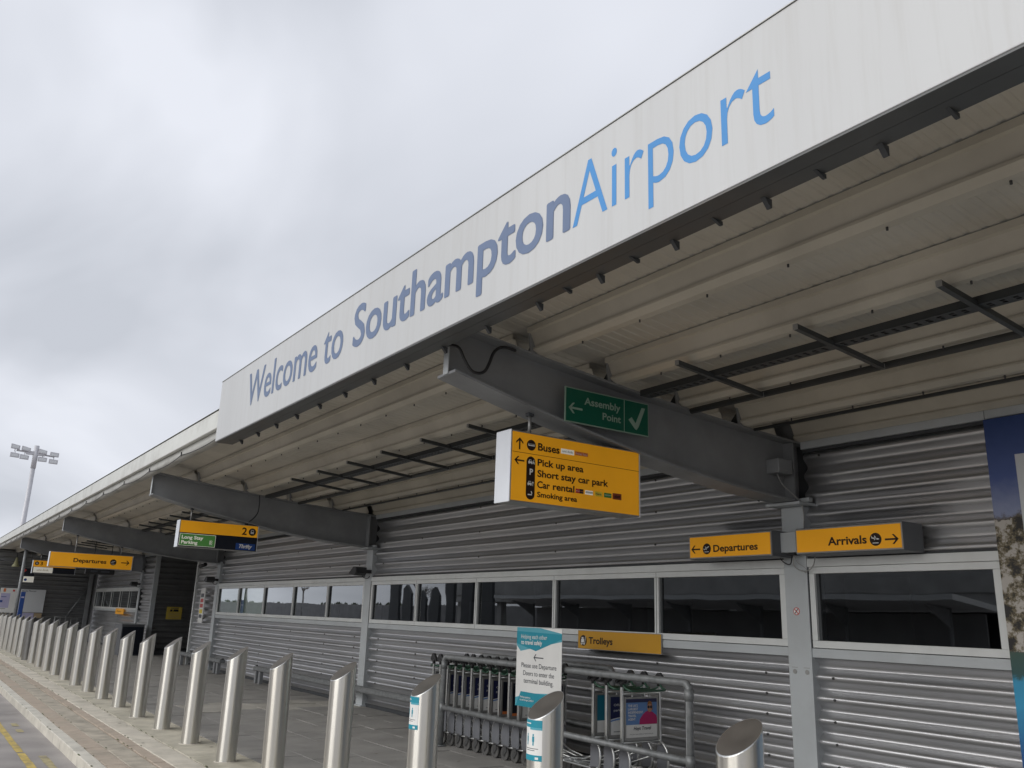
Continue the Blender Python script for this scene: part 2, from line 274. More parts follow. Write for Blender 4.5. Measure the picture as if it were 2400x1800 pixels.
class Plane:
    """a sign face: u to the right, v up, n out of the face; print lies a little proud of it"""
    def __init__(s, O, ux, uz, parent): s.O = Vector(O); s.ux = Vector(ux); s.uz = Vector(uz); s.n = s.ux.cross(s.uz); s.par = parent
    def p(s, u, v, d=0): return s.O+s.ux*u+s.uz*v+s.n*d
    def poly(s, name, m, pts, d=.002, th=.0015, parent=None):
        return MB().prism(pts, d-th, d, lambda a, b, c: s.p(a, b, c)).build(name, m, parent or s.par)
    def rect(s, name, m, u0, u1, v0, v1, d=.002, th=.0015, parent=None): return s.poly(name, m, [(u0, v0), (u1, v0), (u1, v1), (u0, v1)], d, th, parent)
    def disc(s, name, m, u, v, r, d=.002, n=28, ry=None, parent=None): return s.poly(name, m, [(u+r*math.cos(2*math.pi*i/n), v+(ry or r)*math.sin(2*math.pi*i/n)) for i in range(n)], d, parent=parent)
    def pill(s, name, m, u, v0, v1, r, d=.002):
        a = [(u+r*math.cos(math.pi*i/12), v1-r+r*math.sin(math.pi*i/12)) for i in range(13)]+[(u+r*math.cos(math.pi+math.pi*i/12), v0+r+r*math.sin(math.pi+math.pi*i/12)) for i in range(13)]
        return s.poly(name, m, a, d)
    def multi(s, name, m, polys, d=.004, parent=None):
        b = MB()
        for q in polys: b.prism(q, d-.0015, d, lambda a, bb, c: s.p(a, bb, c))
        return b.build(name, m, parent or s.par)
    def text(s, txt, m, u0, v0, h, width=None, bold=0., shear=0., d=.0025, name='lettering', parent=None, space=1., fat=0.):
        vs, fs = text_mesh(txt, bold, shear, space); k = h/cap_h()
        x0 = min(v.x for v in vs); x1 = max(v.x for v in vs); kx = width/(x1-x0) if width else k
        b = MB()
        offs = [(0, 0)]+([(fat*math.cos(2*math.pi*i/8), .7*fat*math.sin(2*math.pi*i/8)) for i in range(8)] if fat else [])
        for i, (ox, oy) in enumerate(offs): b.add([s.p(u0+ox+(v.x-x0)*kx, v0+oy+v.y*k, d+.00015*i) for v in vs], fs)
        return b.build(name, m, parent or s.par)
    def arrow(s, m, u0, u1, v, h, head='R', d=.003, t=None):
        # horizontal arrow with an open head
        t = t or h*.19; tip, tail = (u1, u0) if head == 'R' else (u0, u1); sg = 1 if head == 'R' else -1; w = h*.5
        sh = [(tail, v-t/2), (tip-sg*t, v-t/2), (tip-sg*t, v+t/2), (tail, v+t/2)]
        up_ = [(tip, v), (tip-sg*w, v+h/2), (tip-sg*(w+t*1.1), v+h/2), (tip-sg*t*1.4, v)]; dn = [(a, 2*v-b_) for a, b_ in up_]
        return s.multi('arrow', m, [sh, up_, dn], d)
    def uparrow(s, m, u, v0, v1, w, d=.003):
        t = w*.19; a = w*.5
        return s.multi('arrow', m, [[(u-t/2, v0), (u+t/2, v0), (u+t/2, v1-t), (u-t/2, v1-t)], [(u, v1), (u+w/2, v1-a), (u+w/2, v1-a-t*1.1), (u, v1-t*1.4)], [(u, v1), (u-w/2, v1-a), (u-w/2, v1-a-t*1.1), (u, v1-t*1.4)]], d)
    def plane_icon(s, u, v, r, climb, d=.005):
        c, sn = math.cos(climb), math.sin(climb)
        tr = lambda q: [(u+r*(a*c-b*sn), v+r*.1+r*(a*sn+b*c)) for a, b in q]
        return s.multi('aeroplane_symbol', 'whiteprint', [tr([(-.62, -.07), (.5, -.07), (.66, .02), (.62, .1), (.45, .12), (-.55, .09), (-.72, .3), (-.8, .3)]), tr([(-.1, 0), (.22, 0), (-.12, .42), (-.24, .42)]), tr([(-.1, 0), (.12, 0), (-.1, -.25), (-.2, -.25)]), [(u-.5*r, v-.62*r), (u+.5*r, v-.62*r), (u+.5*r, v-.5*r), (u-.5*r, v-.5*r)]], d)
    def bus_icon(s, u, v, r, d=.005):
        q = [(-.42, -.4), (.42, -.4), (.42, .2), (.34, .55), (-.34, .55), (-.42, .2)]
        o = s.multi('bus_symbol', 'whiteprint', [[(u+a*r, v+b*r) for a, b in q], [(u-.34*r, v-.55*r), (u-.18*r, v-.55*r), (u-.18*r, v-.39*r), (u-.34*r, v-.39*r)], [(u+.18*r, v-.55*r), (u+.34*r, v-.55*r), (u+.34*r, v-.39*r), (u+.18*r, v-.39*r)]], d)
        s.poly('bus_window', 'letter', [(u-.3*r, v+.0*r), (u+.3*r, v+.0*r), (u+.26*r, v+.38*r), (u-.26*r, v+.38*r)], d+.002); return o
    def bus_side(s, u, v, r, d=.005):
        s.multi('bus_symbol', 'whiteprint', [[(u-.72*r, v-.2*r), (u+.74*r, v-.2*r), (u+.74*r, v+.22*r), (u-.72*r, v+.22*r)]], d)
        return s.multi('bus_window', 'letter', [[(u+(-.62+.27*i)*r, v+.02*r), (u+(-.42+.27*i)*r, v+.02*r), (u+(-.42+.27*i)*r, v+.16*r), (u+(-.62+.27*i)*r, v+.16*r)] for i in range(5)], d+.002)
    def car_icon(s, u, v, r, extra='person', d=.005):
        q = [[(u+a*r, v+b*r) for a, b in pts] for pts in ([(-.75, -.35), (.25, -.35), (.25, .0), (.12, .05), (.02, .38), (-.52, .38), (-.62, .05), (-.75, 0)], [(-.66, -.5), (-.48, -.5), (-.48, -.34), (-.66, -.34)], [(-.02, -.5), (.16, -.5), (.16, -.34), (-.02, -.34)])]
        if extra == 'person': q += [[(u+a*r, v+b*r) for a, b in pts] for pts in ([(.5, .1), (.66, .1), (.72, -.1), (.86, -.45), (.74, -.48), (.58, -.15), (.42, -.48), (.3, -.45), (.46, -.1)], [(.52, .2), (.66, .2), (.66, .38), (.52, .38)])]
        else: q += [[(u+a*r, v+b*r) for a, b in pts] for pts in ([(.5, .0), (.58, .0), (.58, -.5), (.5, -.5)], [(.4, 0), (.68, 0), (.68, .3), (.4, .3)])]
        s.multi('car_symbol', 'whiteprint', q, d)
        return s.poly('car_window', 'letter', [(u-.5*r, v+.06*r), (u-.0*r, v+.06*r), (u-.07*r, v+.28*r), (u-.43*r, v+.28*r)], d+.002)
def lerp(tab, y):
    if y <= tab[0][0]: return tab[0][1]
    for (a, b), (c, d) in zip(tab, tab[1:]):
        if y <= c: return b+(d-b)*(y-a)/(c-a)
    return tab[-1][1]
ZT = [(2.85, 3.74), (3.05, 3.715), (3.9, 3.612), (4.65, 3.53), (5.5, 3.46), (6.35, 3.405), (7.05, 3.37), (8.5, 3.33), (16, 3.3)]
ZB = [(3.06, 3.34), (3.5, 3.238), (4.0, 3.132), (4.4, 3.06), (5.14, 2.935), (5.57, 2.882), (6.25, 2.81), (7.05, 2.772)]
zt = lambda y: lerp(ZT, y)
zb = lambda y: lerp(ZB, y)
COLX = [-5.357+9.456*i for i in (1, 0, -1, -2, -3)]        # 4.1 -5.36 -14.81 -24.27 -33.73
WY = 7.05
XE = -43.2
# ------------------------------------------------------------------ ground, road, pavement
struct(MB().add([(-900, -900, -.16), (900, -900, -.16), (900, 900, -.16), (-900, 900, -.16)], [(0, 1, 2, 3)]).build('ground', 'asphalt'))
road = struct(MB().add([(-160, -30, -.11), (60, -30, -.11), (60, 1.9, -.11), (-160, 1.9, -.11)], [(0, 1, 2, 3)]).build('road', 'asphalt'))
def marking(name, m, segs, y0, y1):
    b = MB()
    for a, c in segs:
        n = max(2, int((c-a)/.25)); vs = []
        for i in range(n+1):
            x = a+(c-a)*i/n; vs += [(x, y0+random.uniform(-.006, .006), -.106), (x, y1+random.uniform(-.006, .006), -.106)]
        b.add(vs, [(2*i, 2*i+2, 2*i+3, 2*i+1) for i in range(n)])
    return b.build(name, m, road)
marking('yellow_line', 'yellowline', [(-60, -12.1), (-12.03, 4)], 1.43, 1.512)
marking('yellow_line', 'wornline', [(-24, -22.6), (-19.3, -18.8), (-14.9, -14.55), (-14.2, -13.9), (-11.75, -10.5), (-9.6, -8)], 1.622, 1.704)
pav = struct(MB().box(-47, 8, 1.90, 14, -.30, -.02).build('pavement', 'joint'))
def pieces(name, m, x0, x1, ln, y0, y1, z1, th=.08, gap=.008, jit=.002, stag=0, zlim=None):
    me = None; x = x0-stag
    while x < x1:
        if me is None:
            o = MB().slab(gap/2, ln-gap/2, y0+gap/2, y1-gap/2, -th, 0).build(name, m, pav); me = o.data
        else:
            o = bpy.data.objects.new(name, me); COL.objects.link(o); o.parent = pav
        o.location = (x, 0, z1+random.uniform(-jit, jit)); x += ln
pieces('kerb_stone', 'kerb', -46, 4, .915, 1.885, 2.03, .006, th=.25, gap=.012, jit=.004)
pieces('drain_slab', 'drain', -46, 4, .61, 2.245, 2.49, -.006, gap=.012)
pieces('edging_slab', 'edgeslab', -46, 4, .61, 2.635, 2.915, .002, gap=.008, jit=.0025)
pieces('concrete_slab', 'bolstrip', -46, 4, .915, 2.925, 3.5, 0, gap=.006, jit=.002)
b = MB()
for y0, y1 in ((2.036, 2.238), (2.5, 2.628)):
    x = -46
    while x < 4:
        dz = random.uniform(-.003, .003); b.slab(x+.003, x+.1, y0, y1, -.06, dz, .005); x += .103
stuff(b.build('brick_course', 'redbrick', pav))
far = MB(); mes = {}
ys = [3.505+.595*i for i in range(6)]
for j, y in enumerate(ys):
    y1 = y+.59; x = -46+(.3 if j % 2 else 0)
    while x < 4:
        pale = -16.1 < x < -14.85 and y > 4
        if x > -25:
            k = (j, pale)
            if k not in mes:
                o = MB().slab(.003, .597, y, y1, -.06, 0, .002).build('paving_slab', 'palepave' if pale else 'paving', pav); mes[k] = o.data
            else:
                o = bpy.data.objects.new('paving_slab', mes[k]); COL.objects.link(o); o.parent = pav
            o.location = (x, 0, random.uniform(-.0012, .0012)); o.rotation_euler = (random.uniform(-.001, .001), random.uniform(-.001, .001), 0)
        else: far.slab(x+.003, x+.597, y, y1, -.06, random.uniform(-.002, .002), .004)
        x += .6
x = -46
while x < 4:
    yy = 7.08
    while yy < 11: 
        if -31.7 < x < -26: far.slab(x+.003, x+.597, yy, yy+.59, -.06, random.uniform(-.002, .002), .004)
        yy += .595
    x += .6
stuff(far.build('distant_paving', 'paving', pav))
b = MB()                                                     # moss and litter in the joints
for i in range(260):
    y = random.choice([1.9, 2.03, 2.245, 2.49, 2.635, 2.92, 2.92]); x = random.uniform(-32, -7); s = random.uniform(.004, .013)
    b.add([(x-s*2.5, y-s, .006), (x+s*2.5, y-s*.7, .006), (x+s*1.5, y+s, .006), (x-s*2, y+s*.8, .006), (x, y, .006+s*.8)], [(0, 1, 4), (1, 2, 4), (2, 3, 4), (3, 0, 4)])
stuff(b.build('moss', 'moss', pav))
b = MB()                                                     # old chewing gum and small stains trodden into the slabs
for i in range(240):
    x = random.uniform(-26, -3); y = random.uniform(2.65, 6.9); r = random.uniform(.008, .024); n = 7
    b.add([(x+r*random.uniform(.7, 1.2)*math.cos(6.283*j/n), y+r*random.uniform(.7, 1.2)*math.sin(6.283*j/n), .0055) for j in range(n)], [tuple(range(n))])
stuff(b.build('chewing_gum', 'joint', pav))
# ------------------------------------------------------------------ terminal building
bld = thing('terminal_building', 'long grey terminal building clad in horizontal corrugated metal with strip windows', 'building', (-14, WY, 0))
PER, AMP = .187, .032
def wave(z0, z1, ymean, crest=1.349):
    n = max(4, int((z1-z0)/(PER/12))); return [(ymean-AMP*math.cos(2*math.pi*((z0+(z1-z0)*i/n)-crest)/PER), z0+(z1-z0)*i/n) for i in range(n+1)]
YC = 7.115
def clad(x0, x1, z0, z1, screws=None):
    n = max(1, round((x1-x0)/3.15)); w = (x1-x0)/n
    for i in range(n):      # lapped sheets, every other one a little proud
        o = MB().sheet(wave(z0, z1, YC-(.0035 if i % 2 else 0)), x0+w*i-(.04 if i % 2 else 0), x0+w*(i+1)+(.04 if i % 2 and i < n-1 else 0), 1).build('cladding_sheet', 'clad', bld)
    if screws:
        b = MB()
        for sx in screws:
            z = 1.349-PER*8
            while z < z1-.03:
                if z > z0+.03 and random.random() < .85:
                    b.disc((sx+random.uniform(-.01, .01), YC-AMP-.004, z), (0, 1, 0), .012, .012, 8)
                z += PER*(1 if z1 < 2 else 2)
        if b.v: stuff(b.build('screw_heads', 'screw', o))
    return o
HW = .13
ZS0, ZS1, ZW0, ZW1 = 1.335, 1.417, 1.417, 2.235     # sill trim, window band
def window(x0, x1, mull, glass='glass', blinds=()):
    # outer frame band, mullions and panes; x0/x1 are the frame ends
    f = .065; w = MB()
    w.box(x0, x1, WY, WY+.07, ZW0+.006, ZW0+.006+f); w.box(x0, x1, WY, WY+.07, ZW1-f-.075, ZW1-.08)
    w.box(x0, x0+f, WY, WY+.07, ZW0+.006+f, ZW1-f-.075); w.box(x1-f, x1, WY, WY+.07, ZW0+.006+f, ZW1-f-.075)
    o = w.build('window', 'frame', bld, bevel=.004)
    ed = [x0]+mull+[x1]
    for mx_ in mull:
        box('mullion', 'frame', o, mx_-.033, mx_+.033, WY+.002, WY+.07, ZW0+f+.006, ZW1-f-.075, bevel=.003)
        box('mullion_joint', 'dark', o, mx_-.0025, mx_+.0025, WY-.0005, WY+.003, ZW0+.01, ZW1-.085)
    for a, c in zip(ed, ed[1:]):
        a2 = a+(f if a == x0 else .033); c2 = c-(f if c == x1 else .033)
        MB().add([(a2, WY+.045, ZW0+f), (c2, WY+.045, ZW0+f), (c2, WY+.045, ZW1-f-.07), (a2, WY+.045, ZW1-f-.07)], [(0, 1, 2, 3)]).build('pane', 'clearglass' if any(q0-.2 < a and c < q1+.2 for q0, q1 in blinds) else glass, o)
        box('pane_gasket', 'dark', o, a2, a2+.03, WY+.03, WY+.044, ZW0+f+.006, ZW1-f-.076)
    for a, c in blinds: box('blind', 'blind', o, a, c, WY+.10, WY+.105, ZW0, ZW1-.1)
    return o
def bay(xl, xr, mull, screws, blinds=()):
    clad(xl, xr, .06, ZS0-.004, screws); clad(xl, xr, ZW1+.02, 3.30, screws)
    box('sill_trim', 'column', bld, xl, xr, WY+.004, WY+.09, ZS0, ZS1, bevel=.003)
    box('head_trim', 'frame', bld, xl, xr, WY-.004, WY+.09, ZW1-.077, ZW1, bevel=.003)
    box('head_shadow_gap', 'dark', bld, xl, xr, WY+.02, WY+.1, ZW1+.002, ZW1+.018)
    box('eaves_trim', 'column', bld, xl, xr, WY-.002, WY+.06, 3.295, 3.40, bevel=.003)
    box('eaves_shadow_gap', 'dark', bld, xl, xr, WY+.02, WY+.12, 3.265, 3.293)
    box('plinth', 'dark', bld, xl, xr, WY+.06, WY+.2, -.02, .065)
    window(xl+.005, xr-.005, mull, blinds=blinds)
bay(-3.42+.0, -3.40, [], [])if False else None
# bays between columns
bay(COLX[1]+HW, -3.43, [], [COLX[1]+.32])
bay(COLX[2]+HW, COLX[1]-HW, [-12.955, -11.094, -9.184, -7.273], [-14.3, -12.9, -11.1, -9.2, -7.3, -5.8])
bay(COLX[3]+HW, COLX[2]-HW, [-22.347, -20.443, -18.552, -16.672], [-23.8, -22.35, -20.45, -18.55, -16.7, -15.3], blinds=[(-24.1, -20.5)])
bay(-42.4, COLX[4]-HW, [-40.6, -38.8, -37.1, -35.4], [-41, -37, -34.5])
for a, c in ((-26.38, COLX[3]-HW), (COLX[4]+HW, -31.76)):
    clad(a, c, .06, 3.3); box('eaves_trim', 'column', bld, a, c, WY-.002, WY+.06, 3.295, 3.40, bevel=.003); box('plinth', 'dark', bld, a, c, WY+.06, WY+.2, -.02, .065)
clad(-3.43, COLX[0]-HW, .06, 3.3)
box('eaves_trim', 'column', bld, -3.425, COLX[0]-HW, WY-.002, WY+.06, 3.297, 3.402, bevel=.003)
for x in COLX:
    c = box('column', 'column', bld, x-HW, x+HW, WY-.012, WY+.25, -.02, zb(WY)-.035, bevel=.005)
    box('cap_plate', 'column', c, x-.2, x+.2, WY-.16, WY+.2, zb(WY)-.033, zb(WY)-.005, bevel=.003)
    box('gusset_plate', 'column', c, x-.24, x+.22, WY-.03, WY+.02, zb(WY)-.0, zb(WY)+.04)
    box('base_plate', 'column', c, x-.16, x+.16, WY-.05, WY+.1, -.01, .018)
    box('edge_strip', 'dark', c, x+HW+.002, x+HW+.016, WY+.0, WY+.1, ZW0, ZW1-.08)
# bolt heads on the nearest column, and where an old bracket came off
b = MB()
for dx_ in (-.06, .075):
    b.disc((COLX[1]+dx_, WY-.014, 1.20), (0, 1, 0), .022, .006, 14); b.box(COLX[1]+dx_-.035, COLX[1]+dx_+.03, WY-.015, WY-.011, 1.235, 1.24)
b.build('bracket_marks', 'cablegrey', bld)
# entrance recess with dark side wall, and the projecting end wall
box('corner_trim', 'frame', bld, -26.47, -26.38, WY-.01, WY+.2, -.02, 3.4, bevel=.004)
box('corner_trim', 'column', bld, -31.76, -31.66, WY-.015, WY+.14, -.02, 3.4, bevel=.004)
pr = wave(.03, 3.5, 0)
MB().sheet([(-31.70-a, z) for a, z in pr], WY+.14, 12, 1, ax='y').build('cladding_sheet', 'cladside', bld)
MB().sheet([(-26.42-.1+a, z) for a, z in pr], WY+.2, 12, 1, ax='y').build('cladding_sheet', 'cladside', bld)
box('recess_back_wall', 'dark', bld, -31.7, -26.4, 11.9, 12, -.02, 3.5)
box('recess_plinth', 'dark', bld, -31.68, -31.63, WY+.15, 12, -.02, .16)
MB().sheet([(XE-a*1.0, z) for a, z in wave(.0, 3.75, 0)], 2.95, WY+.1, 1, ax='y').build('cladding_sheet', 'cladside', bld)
box('corner_post', 'steel', bld, XE-.1, XE+.06, 2.86, 2.95, -.02, 3.7, bevel=.005)
box('corner_post', 'steel', bld, XE+.03, XE+.18, 6.82, 6.98, -.02, 3.4, bevel=.005)
MB().tube([(XE+.1, 6.85, 2.26), (XE+.1, 6.10, .95)], .035, 8).build('diagonal_brace', 'galv', bld)
box('return_wall', 'clad', bld, XE-.05, -42.4, WY+.0, WY+.1, -.02, 3.4)
# rooms behind the glass, building body and roof behind the canopy
box('room_floor', 'room', bld, -42.4, 4, WY+.16, 11.9, -.02, .0) if False else None
for a, c in ((-42.3, -31.9), (-26.3, 8)):
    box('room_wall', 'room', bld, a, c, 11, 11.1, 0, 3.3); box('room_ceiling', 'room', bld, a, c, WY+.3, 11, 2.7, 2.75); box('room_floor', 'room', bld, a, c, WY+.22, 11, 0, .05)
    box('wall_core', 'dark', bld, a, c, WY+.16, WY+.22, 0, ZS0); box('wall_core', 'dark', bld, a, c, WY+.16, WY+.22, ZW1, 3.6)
for i in range(7):
    x = -22.5+i*3.1; box('room_screen', 'casegrey', bld, x, x+.9, 9+(i % 3)*.6, 9.05+(i % 3)*.6, .05, 1.9+(i % 2)*.35)
# ------------------------------------------------------------------ canopy
can = thing('entrance_canopy', 'long cream canopy on grey cantilever beams running along the terminal front', 'canopy', (-20, 5, 3))
X0, X1 = XE-22, 8
PUR = [3.75, 4.56, 5.36, 6.17, 6.96]
for x in COLX+[XE]:
    b = MB(); n = 14; ys = [3.06+(WY+.1-3.06)*i/n for i in range(n+1)]
    for y0, y1 in zip(ys, ys[1:]):      # web, bottom flange, top flange
        for (xa, xb, fa, fb) in ((x-.012, x+.012, lambda y: zb(y)+.012, lambda y: zt(y)-.018), (x-HW, x+HW, lambda y: zb(y)-.006, lambda y: zb(y)+.014), (x-HW, x+HW, lambda y: zt(y)-.02, lambda y: zt(y)-.002)):
            b.add([(xa, y0, fa(y0)), (xb, y0, fa(y0)), (xb, y1, fa(y1)), (xa, y1, fa(y1)), (xa, y0, fb(y0)), (xb, y0, fb(y0)), (xb, y1, fb(y1)), (xa, y1, fb(y1))], [(0, 3, 2, 1), (4, 5, 6, 7), (0, 1, 5, 4), (1, 2, 6, 5), (2, 3, 7, 6), (3, 0, 4, 7)])
    o = b.build('beam', 'steel', can)
    b2 = MB().box(x-.035, x+.035, 3.05, 3.058, zb(3.06), zt(3.06)-.01).build('end_plate', 'column', o)
    box('end_stiffener', 'steel', o, x-HW+.005, x+HW-.005, WY-.12, WY-.1, zb(WY-.1)+.016, zt(WY-.1)-.022)
    for p in PUR[:4]:
        z = zt(p+.1)
        MB().prism([(p+.0, z-.002), (p+.11, z-.002), (p+.07, z+.17), (p-.02, z+.19)], x+.10, x+.115, lambda a, c, d: (d, a, c)).build('cleat', 'steel', o)
        MB().prism([(x-.13, z), (x-.03, z), (x+.1, z+.16), (x+.1, z+.2), (x+.04, z+.18)], p+.09, p+.10, lambda a, c, d: (a, d, c)).build('stay_strap', 'strut', o)
# cream purlin troughs, bay by bay, with the deck over them
BX = sorted([X0]+[XE]+COLX+[X1])
def purlin(xa, xb, p):
    z = zt(p+.09); prof = [(p-.034, z+.211), (p-.03, z+.17), (p-.005, z+.163), (p+.002, z+.148), (p+.042, z+.06), (p+.022, z+.05), (p+.022, z+.034), (p+.07, z+.0), (p+.135, z+.0), (p+.135, z+.03)]
    pr2 = [(a+.004, c+.003) for a, c in prof][::-1]
    b = MB().sheet(prof+pr2, xa+.1, xb-.1, 1, sm=False); return b.build('purlin', 'cream', can)
for xa, xb in zip(BX, BX[1:]):
    if xb-xa < .5: continue
    for p in PUR: purlin(xa, xb, p)
    b = MB(); yy = [2.93, 3.3, 3.75, 4.2, 4.65, 5.1, 5.6, 6.1, 6.6, 7.2]; prof = []
    x = xa
    while x < xb-.02:
        for dx_, dz in ((0, 0), (.055, 0), (.065, .006), (.09, .006)): prof.append((min(x+dx_, xb), dz))
        x += .1
    prof.append((xb, 0)); k = len(prof); vs = []
    for y in yy: vs += [(a, y, zt(y)+.207+c) for a, c in prof]
    b.add(vs, [(i*k+j, i*k+j+1, (i+1)*k+j+1, (i+1)*k+j) for i in range(len(yy)-1) for j in range(k-1)])
    deck = b.build('roof_deck', 'creamd', can)
    s = MB()                                                   # fixing screws poking through the deck
    for p in PUR[:4]:
        x = xa+.5
        while x < xb-.3:
            y = p+.21; s.tube([(x, y, zt(y)+.21), (x, y, zt(y)+.17)], .008, 5); s.disc((x, y, zt(y)+.172), (0, 0, 1), .016, .006, 6)
            s.tube([(x+.12, p+.115, zt(p)+.0), (x+.12, p+.115, zt(p)-.03)], .007, 5); x += .62
    stuff(s.build('fixing_screws', 'screw', deck))
b = MB(); yy = [2.86, 3.3, 3.75, 4.2, 4.65, 5.1, 5.6, 6.1, 6.6, 7.2, 9, 14]
b.sheet([(y, zt(y)+.265) for y in yy], X0, X1, 1); b.add([(X0, 14, 0), (X1, 14, 0), (X1, 14, 3.7), (X0, 14, 3.7)], [(0, 1, 2, 3)])
b.build('roof_top', 'gutter', can)
box('wall_plate', 'steel', can, X0, X1, WY+.02, WY+.09, 3.405, 3.59)
# gutter with flashing at the outer edge
gp_ = [(2.868, 3.985), (2.868, 3.768), (2.875, 3.76), (2.925, 3.762)]
MB().sheet(gp_, X0, X1, 1, sm=False).build('flashing', 'gutter', can)
gq = [(2.93, 3.79), (2.928, 3.70), (2.932, 3.665), (2.945, 3.645), (2.965, 3.636), (3.035, 3.636), (3.048, 3.645), (3.05, 3.72), (3.05, 3.93)]
MB().sheet(gq, X0, X1, 1).build('gutter', 'gutterd', can)
cl = []; x = -10.6
while x > X0: cl.append(x); x -= 1.95
pts = []
for a, c in zip(cl, cl[1:]): pts += curve((a, 2.921, 3.672), (c, 2.921, 3.672), random.uniform(.035, .07), 8)[:-1]
MB().tube(pts, .006, 6).build('gutter_cable', 'black', can)
for a in cl: box('cable_clip', 'black', can, a-.01, a+.01, 2.915, 2.927, 3.66, 3.72)
# hanger rails and cable tray under the purlins
RX = [-2.35, -3.32, -4.39]+[-7.37-i for i in range(6)]+[-16.6-i for i in range(7)]+[-26-i for i in range(7)]
for x in RX:
    z0, z1 = zt(4.58)-.045, zt(5.45)-.05
    b = MB(); vs = []
    for (y, z) in ((4.50, z0+.005), (5.46, z1)): vs += [(x-.017, y, z-.018), (x+.017, y, z-.018), (x+.017, y, z+.018), (x-.017, y, z+.018)]
    b.add(vs, [(0, 1, 5, 4), (1, 2, 6, 5), (2, 3, 7, 6), (3, 0, 4, 7), (0, 3, 2, 1), (4, 5, 6, 7)]); o = b.build('hanger_rail', 'strut', can)
    for (y, z) in ((4.497, z0+.005), (5.463, z1)): box('rail_end_cap', 'cablegrey', o, x-.018, x+.018, y-.003, y+.003, z-.019, z+.019)
for xa, xb in ((-14.6, -5.5), (-5.2, 4), (-24.1, -15)):
    y0, y1 = 4.88, 5.0; z = zt(4.94)-.045; b = MB()
    b.box(xa, xb, y0, y0+.003, z, z+.05); b.box(xa, xb, y1-.003, y1, z, z+.05)
    x = xa
    b.box(xa, xb, y0, y0+.03, z-.001, z+.002); b.box(xa, xb, y1-.03, y1, z-.001, z+.002); b.box(xa, xb, y0+.055, y0+.065, z-.001, z+.002)
    while x < xb: b.box(x, x+.045, y0+.03, y1-.03, z-.0012, z+.0018); x += .075
    b.build('cable_tray', 'strut', can)
    tube('conduit', 'strut', can, [(xa, 5.50, zt(5.5)-.03), (xb, 5.50, zt(5.5)-.03)], .028, 8)
    tube('conduit', 'strut', can, [(xa, 6.34, zt(6.34)-.02), (xb, 6.34, zt(6.34)-.02)], .016, 8)
x = -9.0                                                     # small junction box in the far roof edge
box('roof_vent', 'gutter', can, -39.3, -37.8, 3.2, 3.5, 3.98, 4.2, bevel=.02)
# welcome fascia on the canopy edge
FY = 2.755
fas = thing('welcome_fascia', 'long white fascia reading Welcome to SouthamptonAirport on the canopy edge', 'sign', (-6, FY, 3.51))
box('fascia_panel', 'white', fas, -10.272, 6, FY, FY+.11, 3.51, 4.243, bevel=.004)
box('top_flashing', 'edge', fas, -10.275, 6, FY-.006, FY+.115, 4.2435, 4.249)
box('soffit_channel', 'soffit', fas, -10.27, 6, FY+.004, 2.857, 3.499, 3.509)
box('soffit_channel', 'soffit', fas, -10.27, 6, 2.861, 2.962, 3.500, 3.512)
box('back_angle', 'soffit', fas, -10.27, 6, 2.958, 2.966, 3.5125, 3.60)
i = 0; x = -9.9
while x < 5:
    big = i % 1 == 0
    MB().prism([(2.925, 3.4985), (2.975, 3.4985), (2.975, 3.455), (2.965, 3.452)], x-.012, x+.012, lambda a, c, d: (d, a, c)).build('bracket', 'dark', fas)
    if x > -4.6: MB().prism([(2.9, 3.4985), (2.972, 3.4985), (2.972, 3.478), (2.96, 3.476)], x+.29, x+.305, lambda a, c, d: (d, a, c)).build('bracket', 'dark', fas)
    x += .585; i += 1
fp = Plane((0, FY, 0), (1, 0, 0), (0, 0, 1), fas)
fp.text('Welcome to', 'slate', -9.19, 3.736, .37, 2.54, d=.0012, fat=.006)
fp.text('Southampton', 'slate', -6.43, 3.745, .355, 2.92, d=.0012, fat=.011)
fp.text('Airport', 'azure', -3.478, 3.733, .375, 1.40, bold=-.006, d=.0012)
# ------------------------------------------------------------------ signs
def hanging(name, label, x, y0, y1, z0, z1, t, hang, face='yellowlit', facez=None, endm='signcase'):
    o = thing(name, label, 'sign', (x, (y0+y1)/2, z0))
    box('casing', 'edge', o, x-t/2+.003, x+t/2-.004, y0+.004, y1-.004, z0, z1, bevel=.004)
    box('end_panel', endm, o, x-t/2, x+t/2, y0-.004, y0+.006, z0-.003, z1+.003, bevel=.004)
    box('end_panel', endm, o, x-t/2, x+t/2, y1-.006, y1+.004, z0-.003, z1+.003, bevel=.004)
    pl = Plane((x+t/2-.004, 0, 0), (0, 1, 0), (0, 0, 1), o)
    a, c = facez or (z0+.012, z1-.012)
    pl.rect('face_panel', face, y0+.014, y1-.014, a, c, .004, .004)
    for y in hang:
        h = tube('hanger', 'edge', o, [(x, y, z1), (x, y, zb(y)-.005)], .014, 10); box('hanger_clamp', 'dark', h, x-.025, x+.025, y-.025, y+.025, zb(y)-.03, zb(y)-.002)
    pl.O = pl.O+pl.n*.004
    return o, pl
